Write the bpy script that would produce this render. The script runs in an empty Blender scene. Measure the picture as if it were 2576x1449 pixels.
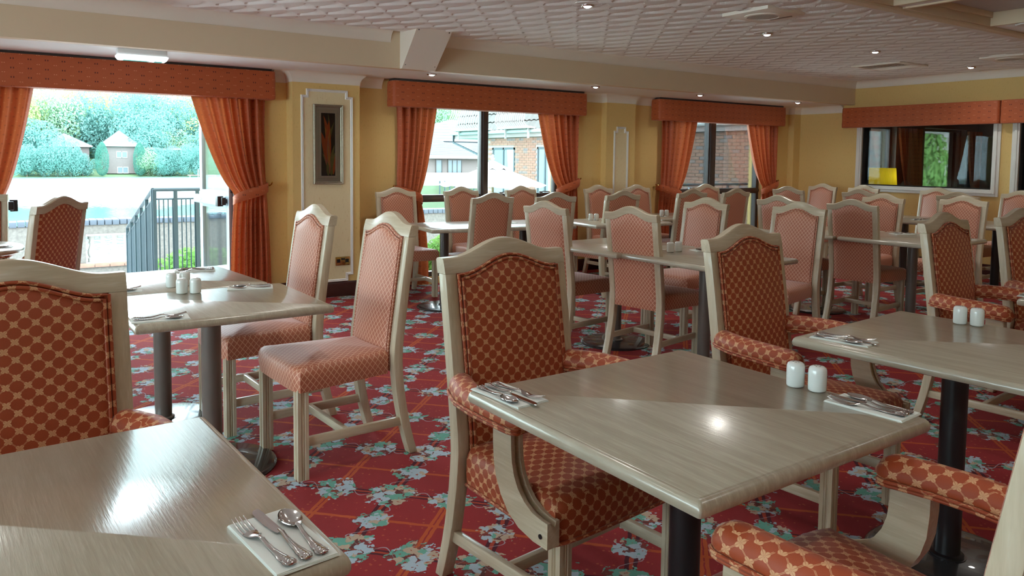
import bpy, bmesh, math, random
import numpy as np
from math import sin, cos, pi, sqrt, radians
from mathutils import Matrix, Vector

rnd = random.Random(7)
SC = bpy.context.scene
COL = SC.collection

# ------------------------------------------------------------------ camera
def camera_rotation(yaw, pitch, roll):
    cy, sy = cos(yaw), sin(yaw)
    f = Vector((cy*cos(pitch), sy*cos(pitch), -sin(pitch)))
    r0 = Vector((sy, -cy, 0)); d0 = f.cross(r0)
    r = r0*cos(roll) + d0*sin(roll)
    d = -r0*sin(roll) + d0*cos(roll)
    return Matrix((r, -d, -f)).transposed()
cam_d = bpy.data.cameras.new('camera'); cam = bpy.data.objects.new('camera', cam_d); COL.objects.link(cam)
cam_d.sensor_width = 36.0
cam_d.lens = 1916.26/2576*36
cam_d.shift_y = -199.43/2576
cam_d.clip_start = 0.02; cam_d.clip_end = 900
cam.matrix_world = Matrix.Translation((0, 0, 1.375)) @ camera_rotation(radians(56.611), radians(3.838), radians(-.63)).to_4x4()
SC.camera = cam

# ------------------------------------------------------------------ world, exposure
W = bpy.data.worlds.new('overcast_sky'); SC.world = W; W.use_nodes = True
bg = W.node_tree.nodes['Background']
bg.inputs[0].default_value = (0.74, 0.92, 1.0, 1); bg.inputs[1].default_value = 11.0
SC.view_settings.view_transform = 'Standard'
SC.view_settings.look = 'None'
SC.view_settings.exposure = 0.2
SC.view_settings.gamma = 1.0
SC.view_settings.use_curve_mapping = False
SC.cycles.use_denoising = True
SC.cycles.max_bounces = 8; SC.cycles.diffuse_bounces = 5; SC.cycles.glossy_bounces = 4
SC.cycles.transparent_max_bounces = 24; SC.cycles.transmission_bounces = 6
SC.cycles.caustics_reflective = False; SC.cycles.caustics_refractive = False
SC.cycles.sample_clamp_indirect = 6.0
LAMP_W = 21.0          # one ceiling spotlight
SOFFIT_W = 15.0

# ------------------------------------------------------------------ node helper
class G:
    def __init__(s, name):
        s.mat = bpy.data.materials.new(name); s.mat.use_nodes = True
        s.t = s.mat.node_tree; s.t.nodes.clear()
        s.out = s.t.nodes.new('ShaderNodeOutputMaterial')
    def put(s, sock, v):
        if isinstance(v, bpy.types.NodeSocket): s.t.links.new(v, sock)
        elif v is not None:
            if hasattr(sock.default_value, '__len__') and not hasattr(v, '__len__'): v = (v,)*len(sock.default_value)
            if hasattr(v, '__len__') and len(sock.default_value) == 4 and len(v) == 3: v = (*v, 1)
            sock.default_value = v
    def n(s, typ, out=0, props=None, **kw):
        nd = s.t.nodes.new('ShaderNode'+typ)
        for k, v in (props or {}).items(): setattr(nd, k, v)
        for k, v in kw.items():
            k = k.replace('_', ' ')
            s.put(nd.inputs[int(k[1:])] if k[0] == 'i' and k[1:].isdigit() else nd.inputs[k], v)
        return nd.outputs[out]
    def m(s, op, a, b=None, c=None):
        nd = s.t.nodes.new('ShaderNodeMath'); nd.operation = op
        for i, v in enumerate((a, b, c)):
            if v is not None: s.put(nd.inputs[i], v)
        return nd.outputs[0]
    def mix(s, f, a, b):
        nd = s.t.nodes.new('ShaderNodeMix'); nd.data_type = 'RGBA'
        s.put(nd.inputs[0], f); s.put(nd.inputs[6], a); s.put(nd.inputs[7], b)
        return nd.outputs[2]
    def coord(s, which='Object', scale=None, rot=None):
        v = s.n('TexCoord', out=which)
        if scale is not None or rot is not None:
            v = s.n('Mapping', Vector=v, Scale=scale or (1, 1, 1), Rotation=rot or (0, 0, 0))
        return v
    def xyz(s, v):
        nd = s.t.nodes.new('ShaderNodeSeparateXYZ'); s.t.links.new(v, nd.inputs[0]); return nd.outputs
    def noise(s, v, scale, detail=3, rough=.5, dist=0):
        return s.n('TexNoise', Vector=v, Scale=scale, Detail=detail, Roughness=rough, Distortion=dist)
    def step(s, v, lo, hi):      # smooth 0..1
        nd = s.t.nodes.new('ShaderNodeMapRange'); nd.interpolation_type = 'SMOOTHSTEP'
        for i, x in enumerate((v, lo, hi, 0, 1)): s.put(nd.inputs[i], x)
        return nd.outputs[0]
    def bump(s, h, strength=.3, dist=.01):
        return s.n('Bump', Height=h, Strength=strength, Distance=dist)
    def pbr(s, col, rough=.5, **kw):
        nd = s.t.nodes.new('ShaderNodeBsdfPrincipled')
        s.put(nd.inputs['Base Color'], col); s.put(nd.inputs['Roughness'], rough)
        for k, v in kw.items(): s.put(nd.inputs[k.replace('_', ' ')], v)
        s.t.links.new(nd.outputs[0], s.out.inputs[0])
        return nd
def plain(name, col, rough=.5, var=.06, scale=30, **kw):
    g = G(name); v = g.coord()
    nz = g.noise(v, scale, 2)
    a = tuple(c*(1-var) for c in col); b = tuple(min(1, c*(1+var)) for c in col)
    g.pbr(g.mix(nz, a, b), rough, **kw)
    return g.mat

# ------------------------------------------------------------------ mesh helper
class MB:
    def __init__(s): s.v = []; s.f = []
    def add(s, vs, fs):
        o = len(s.v); s.v += [tuple(p) for p in vs]; s.f += [tuple(i+o for i in f) for f in fs]; return s
    def box(s, x0, x1, y0, y1, z0, z1, rz=0, c=None):
        p = [(x, y, z) for z in (z0, z1) for x, y in ((x0, y0), (x1, y0), (x1, y1), (x0, y1))]
        if rz:
            c = c or ((x0+x1)/2, (y0+y1)/2)
            p = [(c[0]+(x-c[0])*cos(rz)-(y-c[1])*sin(rz), c[1]+(x-c[0])*sin(rz)+(y-c[1])*cos(rz), z) for x, y, z in p]
        return s.add(p, [(3, 2, 1, 0), (4, 5, 6, 7), (0, 1, 5, 4), (1, 2, 6, 5), (2, 3, 7, 6), (3, 0, 4, 7)])
    def loft(s, rings, closed=True, cap=True):
        n = len(rings[0]); o = len(s.v)
        for r in rings: s.v += [tuple(p) for p in r]
        k = n if closed else n-1
        for i in range(len(rings)-1):
            for j in range(k):
                a = o+i*n+j; b = o+i*n+(j+1) % n
                s.f.append((a, b, b+n, a+n))
        if cap and closed:
            s.f.append(tuple(o+j for j in reversed(range(n)))); s.f.append(tuple(o+(len(rings)-1)*n+j for j in range(n)))
        return s
    def lathe(s, prof, n=24, c=(0, 0, 0)):
        return s.loft([[(c[0]+r*cos(2*pi*k/n), c[1]+r*sin(2*pi*k/n), c[2]+z) for k in range(n)] for r, z in prof])
    def tube(s, pts, r, n=8, cap=True, closed=False):
        pts = [Vector(p) for p in pts]; rings = []; up = None
        for i, p in enumerate(pts):
            if closed: t = pts[(i+1) % len(pts)]-pts[i-1]
            else: t = pts[min(i+1, len(pts)-1)]-pts[max(i-1, 0)]
            t.normalize()
            if up is None:
                up = Vector((0, 0, 1)) if abs(t.z) < .9 else Vector((1, 0, 0))
            a = t.cross(up).normalized(); b = a.cross(t).normalized(); up = b
            rr = r[i] if hasattr(r, '__len__') else r
            rings.append([p + a*rr*cos(2*pi*k/n) + b*rr*sin(2*pi*k/n) for k in range(n)])
        if closed: rings.append(rings[0]); cap = False
        return s.loft(rings, True, cap)
    def grid(s, fn, nu, nv):     # fn(i/nu, j/nv)
        o = len(s.v)
        for j in range(nv+1):
            for i in range(nu+1): s.v.append(tuple(fn(i/nu, j/nv)))
        for j in range(nv):
            for i in range(nu):
                a = o+j*(nu+1)+i; s.f.append((a, a+1, a+nu+2, a+nu+1))
        return s
    def mesh(s, name, mat, bevel=0, seg=2, smooth=35, uv=True, weld=False):
        me = bpy.data.meshes.new(name); me.from_pydata(s.v, [], s.f)
        if bevel or weld:
            bm = bmesh.new(); bm.from_mesh(me)
            if weld: bmesh.ops.remove_doubles(bm, verts=bm.verts, dist=1e-5)
            bmesh.ops.recalc_face_normals(bm, faces=bm.faces)
            if bevel:
                es = [e for e in bm.edges if len(e.link_faces) == 2 and e.calc_face_angle(0) > radians(40)]
                bmesh.ops.bevel(bm, geom=es, offset=bevel, segments=seg, affect='EDGES', profile=.5, clamp_overlap=True)
            bm.to_mesh(me); bm.free()
        if smooth:
            me.polygons.foreach_set('use_smooth', [True]*len(me.polygons))
            me.set_sharp_from_angle(angle=radians(smooth))
        if uv: box_uv(me)
        me.materials.append(mat); me.update()
        return me
    def obj(s, name, mat, parent=None, **kw):
        return link(name, s.mesh(name, mat, **kw), parent)
def box_uv(me):
    n = len(me.loops)
    if not n: return
    ul = me.uv_layers.new(name='UVMap')
    co = np.empty(len(me.vertices)*3); me.vertices.foreach_get('co', co); co = co.reshape(-1, 3)
    vi = np.empty(n, np.int32); me.loops.foreach_get('vertex_index', vi)
    pn = np.empty(len(me.polygons)*3); me.polygons.foreach_get('normal', pn); pn = np.abs(pn.reshape(-1, 3))
    lt = np.empty(len(me.polygons), np.int32); me.polygons.foreach_get('loop_total', lt)
    ax = np.repeat(np.argmax(pn*np.array([1, 1, .8]), 1), lt); p = co[vi]
    uv = np.where((ax == 0)[:, None], p[:, [1, 2]], np.where((ax == 1)[:, None], p[:, [0, 2]], p[:, [0, 1]]))
    ul.data.foreach_set('uv', uv.astype(np.float32).ravel())
def link(name, data, parent=None):
    o = bpy.data.objects.new(name, data); COL.objects.link(o)
    if parent is not None: o.parent = parent
    return o
def tag(o, label=None, cat=None, group=None, kind=None):
    if label: o['label'] = label
    if cat: o['category'] = cat
    if group: o['group'] = group
    if kind: o['kind'] = kind
    return o
def thing(name, label, cat, loc=(0, 0, 0), rz=0, group=None):
    o = link(name, None); o.location = loc; o.rotation_euler = (0, 0, rz); o.empty_display_size = .1
    return tag(o, label, cat, group)
def dup(root, loc, rz, label, group=None, scale=None):
    r = root.copy(); COL.objects.link(r); r.location = loc; r.rotation_euler = (0, 0, rz); r['label'] = label
    if group: r['group'] = group
    if scale: r.scale = (scale,)*3
    for ch in list(root.children):
        c = ch.copy(); COL.objects.link(c); c.parent = r
        for g_ in ch.children:
            d = g_.copy(); COL.objects.link(d); d.parent = c
    return r
def struct(name, mb, mat, **kw):
    o = mb.obj(name, mat, **kw); o['kind'] = 'structure'; return o

# ------------------------------------------------------------------ materials
def m_oak(name, stretch, base=(.44, .385, .29), dark=(.30, .245, .17), rough=.34, coat=.25, pore=.5):
    g = G(name); v = g.coord('Object', stretch)
    n1 = g.noise(v, 2.2, 5, .6, .6); n2 = g.noise(v, 14, 3, .6)
    k = g.m('ADD', g.m('MULTIPLY', n1, .65), g.m('MULTIPLY', n2, .35))
    c = g.mix(g.step(k, .36, .66), dark, base)
    c = g.mix(g.m('MULTIPLY', g.step(n2, .58, .75), pore), c, (.62, .60, .54))
    oi = g.n('ObjectInfo', out='Random')
    c = g.mix(g.m('MULTIPLY', oi, .22), c, (.56, .49, .37))
    g.pbr(c, rough, Coat_Weight=coat, Coat_Roughness=.17, Normal=g.bump(n2, .14, .004), Coat_Normal=g.bump(n2, .05, .004))
    return g.mat
M = {}
M['oak_v'] = m_oak('limed_oak_upright', (9, 9, .7), base=(.60, .515, .375), dark=(.46, .375, .255))
M['oak_h'] = m_oak('limed_oak_rail', (.7, 9, 9), base=(.60, .515, .375), dark=(.46, .375, .255))
M['oak_d'] = m_oak('limed_oak_stretcher', (9, .7, 9), base=(.60, .515, .375), dark=(.46, .375, .255))
M['oak_top'] = m_oak('limed_oak_tabletop', (14, .8, 5), base=(.43, .385, .30), dark=(.33, .285, .21), rough=.30, coat=.75, pore=.22)

def m_fabric(name, base, base2, line, pu, pv, flower, lw, sheen):
    g = G(name); uv = g.xyz(g.coord('UV')); u, v = uv[0], uv[1]
    a = g.m('ADD', g.m('DIVIDE', u, pu), g.m('DIVIDE', v, pv)); b = g.m('SUBTRACT', g.m('DIVIDE', u, pu), g.m('DIVIDE', v, pv))
    fa = g.m('ABSOLUTE', g.m('SUBTRACT', a, g.m('ROUND', a))); fb = g.m('ABSOLUTE', g.m('SUBTRACT', b, g.m('ROUND', b)))
    mn = g.m('MINIMUM', fa, fb)
    if flower:
        ln = g.m('SUBTRACT', 1, g.step(g.m('ABSOLUTE', g.m('SUBTRACT', mn, .026)), lw*.6, lw))      # double thread
        # four petal flower at each crossing
        sa = g.m('SUBTRACT', a, g.m('ROUND', a)); sb = g.m('SUBTRACT', b, g.m('ROUND', b))
        r = g.m('SQRT', g.m('ADD', g.m('MULTIPLY', sa, sa), g.m('MULTIPLY', sb, sb)))
        th = g.m('ARCTAN2', sb, sa)
        pet = g.m('ADD', .17, g.m('MULTIPLY', g.m('ABSOLUTE', g.m('COSINE', g.m('MULTIPLY', th, 2))), .16))
        fl = g.m('MULTIPLY', g.m('LESS_THAN', r, pet), g.m('GREATER_THAN', r, .055))
        vein = g.m('GREATER_THAN', g.m('ABSOLUTE', g.m('SINE', g.m('MULTIPLY', th, 4))), .16)
        fl = g.m('MULTIPLY', fl, vein)
        dot = g.m('LESS_THAN', r, .035)
        mask = g.m('MAXIMUM', g.m('MAXIMUM', ln, fl), dot)
    else:
        mask = g.m('SUBTRACT', 1, g.step(mn, lw*.6, lw))
    wv = g.noise(g.coord('UV', (900, 900, 1)), 1, 1)
    blot = g.noise(g.coord('Object'), 6, 2)
    c = g.mix(blot, base, base2)
    c = g.mix(mask, c, line)
    c = g.mix(g.m('MULTIPLY', wv, .25), c, (.9, .6, .45) if not flower else (.5, .2, .1))
    h = g.m('ADD', g.m('MULTIPLY', wv, .4), mask)
    g.pbr(c, .50, Sheen_Weight=sheen, Sheen_Roughness=.30, Sheen_Tint=(1, .86, .86, 1), Specular_IOR_Level=.8 if not flower else .45, Normal=g.bump(h, .25, .0012))
    return g.mat
M['diamond'] = m_fabric('diamond_trellis_fabric', (.35, .064, .013), (.41, .080, .018), (.72, .44, .30), .027, .0315, False, .075, .85)
M['flower'] = m_fabric('flower_trellis_fabric', (.30, .036, .006), (.36, .050, .008), (.68, .37, .19), .047, .043, True, .0145, .30)

def m_curtain(name, base, tl):
    g = G(name); uv = g.xyz(g.coord('UV')); u, v = uv[0], uv[1]
    def dots(du, dv, offu, offv, w, h):
        U = g.m('ADD', g.m('DIVIDE', u, du), offu); V = g.m('ADD', g.m('DIVIDE', v, dv), offv)
        fu = g.m('MULTIPLY', g.m('ABSOLUTE', g.m('SUBTRACT', U, g.m('ROUND', U))), du); fv = g.m('MULTIPLY', g.m('ABSOLUTE', g.m('SUBTRACT', V, g.m('ROUND', V))), dv)
        return g.m('MULTIPLY', g.m('MULTIPLY', g.m('LESS_THAN', fu, w), g.m('GREATER_THAN', fu, w*.35)), g.m('LESS_THAN', fv, h))
    d = dots(.115, .072, 0, 0, .0125, .0062)
    p = dots(.115, .072, .5, .5, .011, .0028)
    wv = g.noise(g.coord('UV', (700, 30, 1)), 1, 2)
    c = g.mix(wv, tuple(x*.85 for x in base), tuple(x*1.15 for x in base))
    c = g.mix(d, c, (.12, .012, .006)); c = g.mix(g.m('MULTIPLY', p, .7), c, (.80, .36, .22))
    nd = g.pbr(c, .55, Sheen_Weight=.3, Sheen_Tint=(1, .6, .45, 1), Normal=g.bump(wv, .12, .002))
    if tl:
        tr = g.n('BsdfTranslucent', Color=(.62, .16, .05, 1))
        mx = g.n('MixShader', i0=tl, i1=nd.outputs[0], i2=tr); g.t.links.new(mx, g.out.inputs[0])
    return g.mat
M['pelmet'] = m_curtain('pelmet_cloth', (.46, .095, .026), 0)
M['curtain'] = m_curtain('curtain_cloth', (.48, .098, .028), .16)

def m_wall(name, a, b, fleck):
    g = G(name); v = g.coord('Object', (1, 1, .22)); n1 = g.noise(v, 120, 2); n2 = g.noise(g.coord(), 1.4, 2)
    c = g.mix(n2, a, b); c = g.mix(g.m('MULTIPLY', g.step(n1, .60, .74), .55), c, fleck)
    g.pbr(c, .6, Specular_IOR_Level=.3, Normal=g.bump(n1, .12, .002)); return g.mat
M['paper'] = m_wall('yellow_flecked_wallpaper', (.75, .51, .19), (.79, .56, .23), (.54, .33, .09))
M['paper_pale'] = m_wall('pale_panel_wallpaper', (.80, .66, .40), (.84, .71, .45), (.66, .48, .22))
def m_artex(name, col, bumpy):
    g = G(name); v = g.coord('Object'); n1 = g.noise(v, 5, 2)
    c = g.mix(n1, tuple(x*.95 for x in col), col)
    x = g.xyz(v)
    U = g.m('ADD', g.m('MULTIPLY', x[0], .66), g.m('MULTIPLY', x[1], -.75)); V = g.m('ADD', g.m('MULTIPLY', x[0], .75), g.m('MULTIPLY', x[1], .66))
    wj = g.m('DIVIDE', V, .235); j = g.m('ROUND', wj); dv = g.m('MULTIPLY', g.m('SUBTRACT', wj, j), .235)
    arc = g.m('SUBTRACT', .2, g.m('SQRT', g.m('SUBTRACT', .04, g.m('MULTIPLY', dv, dv))))
    rid = g.m('SINE', g.m('MULTIPLY', g.m('ADD', U, arc), 900))
    g.pbr(c, .75, Specular_IOR_Level=.25, Normal=g.bump(g.m('ADD', g.m('MULTIPLY', rid, .5), n1), bumpy, .002)); return g.mat
M['artex'] = m_artex('swirled_plaster', (.84, .80, .755), .22)
M['soffit'] = m_artex('soft_swirl_plaster', (.88, .87, .85), .12)
M['paint'] = plain('cream_paint', (.72, .575, .40), .5, .03, 3)
M['paint_pale'] = plain('pale_cream_paint', (.84, .76, .66), .5, .03, 3)
M['white_gloss'] = plain('white_gloss_paint', (.80, .78, .74), .3, .03, 8)
M['skirt'] = plain('dark_mahogany', (.055, .014, .012), .25, .2, 20)
M['bronze'] = plain('bronze_anodised_frame', (.060, .045, .042), .35, .1, 10)
M['alu'] = plain('grey_aluminium_frame', (.30, .36, .40), .35, .05, 10, Metallic=.3)
M['black'] = plain('black_powder_coat', (.012, .011, .013), .32, .2, 60)
M['black_speck'] = plain('black_cast_iron', (.020, .022, .026), .26, .7, 500, Coat_Weight=.5)
M['pole_grey'] = plain('grey_brown_pole', (.135, .115, .10), .28, .08, 20, Coat_Weight=.3)
M['pole_brown'] = plain('dark_brown_pole', (.045, .034, .030), .28, .08, 20, Coat_Weight=.3)
M['chrome'] = plain('polished_steel', (.62, .60, .58), .13, .03, 40, Metallic=1)
M['blade'] = plain('polished_blade', (.66, .62, .60), .08, .02, 40, Metallic=1)
M['brass'] = plain('polished_brass', (.62, .44, .16), .18, .06, 30, Metallic=1)
M['ceramic'] = plain('white_glazed_ceramic', (.72, .76, .74), .16, .02, 20, Coat_Weight=.4)
M['napkin'] = plain('white_paper_napkin', (.80, .84, .80), .8, .02, 90)
M['plastic_w'] = plain('white_plastic', (.78, .80, .80), .4, .02, 30)
M['plastic_k'] = plain('black_plastic', (.012, .014, .016), .4, .1, 30)
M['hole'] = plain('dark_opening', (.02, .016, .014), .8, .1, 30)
def m_glass(name, refl=.9, tint=(.97, 1, .99)):
    g = G(name); fr = g.n('Fresnel', IOR=1.42)
    mx = g.n('MixShader', i0=g.m('MULTIPLY', fr, refl), i1=g.n('BsdfTransparent', Color=(*tint, 1)), i2=g.n('BsdfGlossy', Color=(.95, .98, 1, 1), Roughness=.01))
    g.t.links.new(mx, g.out.inputs[0]); return g.mat
M['glass'] = m_glass('window_glass'); M['glass_pic'] = m_glass('picture_glass', 1.0)
def m_emit(name, col, st):
    g = G(name); nz = g.noise(g.coord(), 20); e = g.n('Emission', Color=g.mix(nz, col, tuple(min(1, c*1.05) for c in col)), Strength=st)
    g.t.links.new(e, g.out.inputs[0]); return g.mat
M['bulb'] = m_emit('lit_spot_bulb', (.80, .97, 1.0), 45); M['tube'] = m_emit('lit_diffuser', (.85, .95, 1.0), 2.2)

def m_carpet():
    g = G('red_trellis_carpet'); v = g.coord('Object'); x = g.xyz(v)
    wz = g.n('TexNoise', out='Color', Vector=v, Scale=26, Detail=2); wx = g.xyz(wz)
    X = g.m('ADD', x[0], g.m('MULTIPLY', g.m('SUBTRACT', wx[0], .5), .010)); Y = g.m('ADD', x[1], g.m('MULTIPLY', g.m('SUBTRACT', wx[1], .5), .010))
    p = g.m('MULTIPLY', g.m('ADD', X, Y), .70711); q = g.m('MULTIPLY', g.m('SUBTRACT', X, Y), .70711)
    P = g.m('DIVIDE', g.m('SUBTRACT', p, 2.42), .445); Q = g.m('DIVIDE', g.m('ADD', q, 1.075), .49)
    dp = g.m('MULTIPLY', g.m('SUBTRACT', P, g.m('ROUND', P)), .445); dq = g.m('MULTIPLY', g.m('SUBTRACT', Q, g.m('ROUND', Q)), .49)
    ap = g.m('ABSOLUTE', dp); aq = g.m('ABSOLUTE', dq)
    op = g.m('SUBTRACT', .2225, ap); oq = g.m('SUBTRACT', .245, aq)            # distance from the mid lines
    band = lambda s, a, b: g.m('MULTIPLY', g.m('GREATER_THAN', s, a), g.m('LESS_THAN', s, b))
    n_big = g.noise(v, 3, 2)
    c = g.mix(n_big, (.265, .022, .028), (.33, .028, .034))
    sp = g.n('TexVoronoi', out='Distance', Vector=v, Scale=34); c = g.mix(g.m('MULTIPLY', g.m('LESS_THAN', sp, .17), .45), c, (.60, .16, .07))
    orange = g.m('MAXIMUM', g.m('LESS_THAN', op, .0085), band(oq, .003, .017))
    c = g.mix(g.m('MULTIPLY', orange, .9), c, (.52, .105, .028))
    dark = g.m('MAXIMUM', band(ap, .006, .018), band(aq, .007, .022)); c = g.mix(g.m('MULTIPLY', dark, .92), c, (.050, .010, .024))
    cen = g.m('MAXIMUM', g.m('LESS_THAN', ap, .006), g.m('LESS_THAN', aq, .007)); c = g.mix(g.m('MULTIPLY', cen, .6), c, (.48, .08, .03))
    # pale twining stems along the dark lines
    st1 = g.m('ABSOLUTE', g.m('SUBTRACT', dq, g.m('MULTIPLY', g.m('SINE', g.m('MULTIPLY', p, 42)), .042)))
    st2 = g.m('ABSOLUTE', g.m('SUBTRACT', dp, g.m('MULTIPLY', g.m('SINE', g.m('MULTIPLY', q, 38)), .036)))
    stem = g.m('LESS_THAN', g.m('MINIMUM', st1, st2), .0028); c = g.mix(g.m('MULTIPLY', stem, .7), c, (.42, .44, .50))
    # flower clusters
    def dist(a, b, k=1.0): return g.m('DIVIDE', g.m('SQRT', g.m('ADD', g.m('MULTIPLY', a, a), g.m('MULTIPLY', b, b))), k)
    d = g.m('MINIMUM', g.m('MINIMUM', dist(ap, aq, 1.0), dist(ap, oq, .95)), dist(op, aq, .72))
    wn = g.noise(v, 15, 2); d2 = g.m('ADD', d, g.m('MULTIPLY', g.m('SUBTRACT', wn, .5), .15))
    jag = g.noise(v, 60, 2); d2 = g.m('ADD', d2, g.m('MULTIPLY', g.m('SUBTRACT', jag, .5), .05)); clus = g.m('LESS_THAN', d2, .092)
    vor = g.t.nodes.new('ShaderNodeTexVoronoi'); vor.inputs['Scale'].default_value = 27; vw = g.n('VectorMath', props={'operation': 'ADD'}, i0=v, i1=g.n('VectorMath', props={'operation': 'SCALE'}, i0=g.n('TexNoise', out='Color', Vector=v, Scale=38, Detail=2), Scale=.05)); g.t.links.new(vw, vor.inputs['Vector'])
    cc = g.xyz(vor.outputs['Color'])
    pet = g.mix(g.m('GREATER_THAN', cc[0], .42), (.13, .43, .35), (.43, .58, .68)); pet = g.mix(g.m('GREATER_THAN', cc[1], .80), pet, (.50, .41, .31))
    pet = g.mix(g.m('LESS_THAN', vor.outputs['Distance'], .13), pet, (.36, .09, .04))
    pm = g.m('MULTIPLY', clus, g.m('LESS_THAN', vor.outputs['Distance'], .66))
    edge = g.m('MULTIPLY', clus, g.m('GREATER_THAN', vor.outputs['Distance'], .66)); c = g.mix(g.m('MULTIPLY', edge, .6), c, (.14, .06, .05))
    c = g.mix(g.m('MULTIPLY', pm, .95), c, pet)
    pile = g.noise(v, 420, 2)
    c = g.mix(g.m('MULTIPLY', pile, .35), c, g.mix(.5, c, (.08, .01, .01)))
    g.pbr(c, .9, Specular_IOR_Level=.15, Sheen_Weight=.06, Sheen_Tint=(1, .5, .45, 1), Normal=g.bump(pile, .5, .004)); return g.mat
M['carpet'] = m_carpet()
# ================================================================== THE ROOM
XL, XR, YB, YW = -5.0, 9.9, -3.6, 7.30
ZC, ZS, YF = 2.49, 2.165, 6.33
struct('floor', MB().box(XL-.3, 14.6, YB-.3, 7.56, -.12, 0), M['carpet'])
O = [(-4.3, -1.0), (-.10, 1.80), (3.55, 5.52), (7.30, 9.20)]         # openings of the window wall
wb = MB(); xs = XL-.2
for a, b in O:
    wb.box(xs, a, YW, 7.55, 0, 2.65); wb.box(a, b, YW, 7.55, 2.08, 2.65); xs = b
wb.box(xs, XR+.1, YW, 7.55, 0, 2.65)
for a, b in (O[0], O[2], O[3]): wb.box(a, b, YW+.02, 7.55, 0, .07)
wb.box(2.22, 2.885, 7.116, YW+.01, 0, ZS); wb.box(6.12, 6.59, 7.20, YW+.01, 0, ZS); wb.box(9.75, XR+.02, 7.20, YW+.01, 0, ZS)
struct('wall_back', wb, M['paper'], smooth=0)
J = [(2.30, 4.21), (4.50, 6.19)]                                       # openings of the end wall
wr = MB(); ys = YB-.2
for a, b in J:
    wr.box(XR, XR+.16, ys, a, 0, 2.65); wr.box(XR, XR+.16, a, b, 0, 1.05); wr.box(XR, XR+.16, a, b, 1.90, 2.65); ys = b
wr.box(XR, XR+.16, ys, YW+.02, 0, 2.65)
struct('wall_right', wr, M['paper'], smooth=0)
struct('wall_front', MB().box(XL-.2, XR+.1, YB-.2, YB, 0, 2.65), M['paper'])
wl = MB().box(XL-.2, XL, YB, -1.0, 0, 2.65); wl.box(XL-.2, XL, 5.0, YW+.2, 0, 2.65); wl.box(XL-.2, XL, -1, 5, 0, .4); wl.box(XL-.2, XL, -1, 5, 2.1, 2.65)
struct('wall_left', wl, M['paper'])

# ---- ceiling: overlapping swirled plaster fans are modelled in the plaster itself
cm = MB()
def fan_h(x, y):           # straight combed edge, body dipping away from it, round rim, hollow up to the next edge
    U = .66*x-.75*y; V = .75*x+.66*y
    V += .014*sin(1.7*U+.6); w = V/.235; j = math.floor(w); s = w-j
    t = (U+.045*j+.014*sin(j*12.9))/.245; k = t-math.floor(t)
    sb = max(.07, .88*sqrt(1-k*k))
    if s < sb: return .025-.011*(s/sb)
    return .003+.022*((s-sb)/(1-sb))**1.25
def fans(x0, x1, y0, y1, st):
    nu, nv = int((x1-x0)/st), int((y1-y0)/st)
    def fn(u, v):
        x, y = x0+(x1-x0)*u, y1-(y1-y0)*v
        e = min(1, min(x-x0, x1-x, y-y0, y1-y)/.16)
        return (x, y, ZC-fan_h(x, y)*max(0, e))
    cm.grid(fn, nu, nv)
fans(1.0, XR, 3.20, YF, .0122)
fans(6.72, XR, 1.2, 3.12, .0185)
for b in ((XL, 1.0, 3.20, YF), (XL, 3.9, YB, 3.12), (5.30, 5.42, .6, 3.12), (3.9, XR, YB, .6), (6.70, 6.72, .6, 3.12), (6.70, XR, .6, 1.2)): cm.box(*b, ZC, 2.66)
cm.box(.9, XR+.1, 3.12, YF+.05, 2.50, 2.66); cm.box(6.71, XR+.1, 1.1, 3.13, 2.50, 2.66); cm.box(XL, 3.9, 3.1, 3.25, ZC, 2.66)
cm.box(XL-.2, XR+.1, YF+.03, 7.55, 2.49, 2.66)
struct('ceiling', cm, M['artex'], smooth=28)
struct('ceiling_recess', MB().box(3.9, 5.30, .6, 3.12, 2.59, 2.66).box(5.42, 6.70, .6, 3.12, 2.59, 2.66), plain('grey_flat_ceiling', (.56, .54, .53), .7))
t = MB().box(1.5, XR, 3.125, 3.20, 2.462, ZC+.01)
for a, b in ((3.9, 5.30), (5.42, 6.70)): t.box(a, b, 3.085, 3.125, 2.545, 2.60).box(a, b, 3.105, 3.125, 2.478, 2.55).box(a, a+.035, .6, 3.105, 2.478, 2.59).box(b-.035, b, .6, 3.105, 2.478, 2.59)
struct('trim_ceiling', t, M['paint'], bevel=.004)
struct('ceiling_soffit', MB().box(XL, XR, YF+.02, YW, ZS, ZS+.06), M['soffit'])
struct('trim_fascia', MB().box(XL, XR, YF, YF+.09, ZS-.003, 2.50), M['paint'])

def offset_path(path, d):
    out = []
    for i, p in enumerate(path):
        ns = []
        for a, b in ((i-1, i), (i, i+1)):
            if 0 <= a and b < len(path):
                dx, dy = path[b][0]-path[a][0], path[b][1]-path[a][1]; L = math.hypot(dx, dy); ns.append((dy/L, -dx/L))
        if len(ns) == 1: n = ns[0]
        else:
            sx, sy = ns[0][0]+ns[1][0], ns[0][1]+ns[1][1]; k = 2/(sx*sx+sy*sy); n = (sx*k, sy*k)
        out.append((p[0]+n[0]*d, p[1]+n[1]*d))
    return out
def run(mb, path, prof, z=0):
    cols = [offset_path(path, d) for d, _ in prof]
    mb.loft([[(*cols[k][i], z+prof[k][1]) for k in range(len(prof))] for i in range(len(path))], True, True)
cove = [(-.004, -.105), (.006, -.105)]+[(.1-.096*cos(a), -.1+.1*sin(a)) for a in [i*pi/16 for i in range(9)]]+[(.1, .01), (-.004, .01)]
c = MB()
run(c, [(2.085, YW), (2.22, YW), (2.22, 7.116), (2.885, 7.116), (2.885, YW), (3.20, YW)], cove, ZS)
run(c, [(5.79, YW), (6.12, YW), (6.12, 7.20), (6.59, 7.20), (6.59, YW), (7.02, YW)], cove, ZS)
run(c, [(9.48, YW), (9.75, YW), (9.75, 7.20), (XR, 7.20), (XR, 6.50)], cove, ZS)
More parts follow.
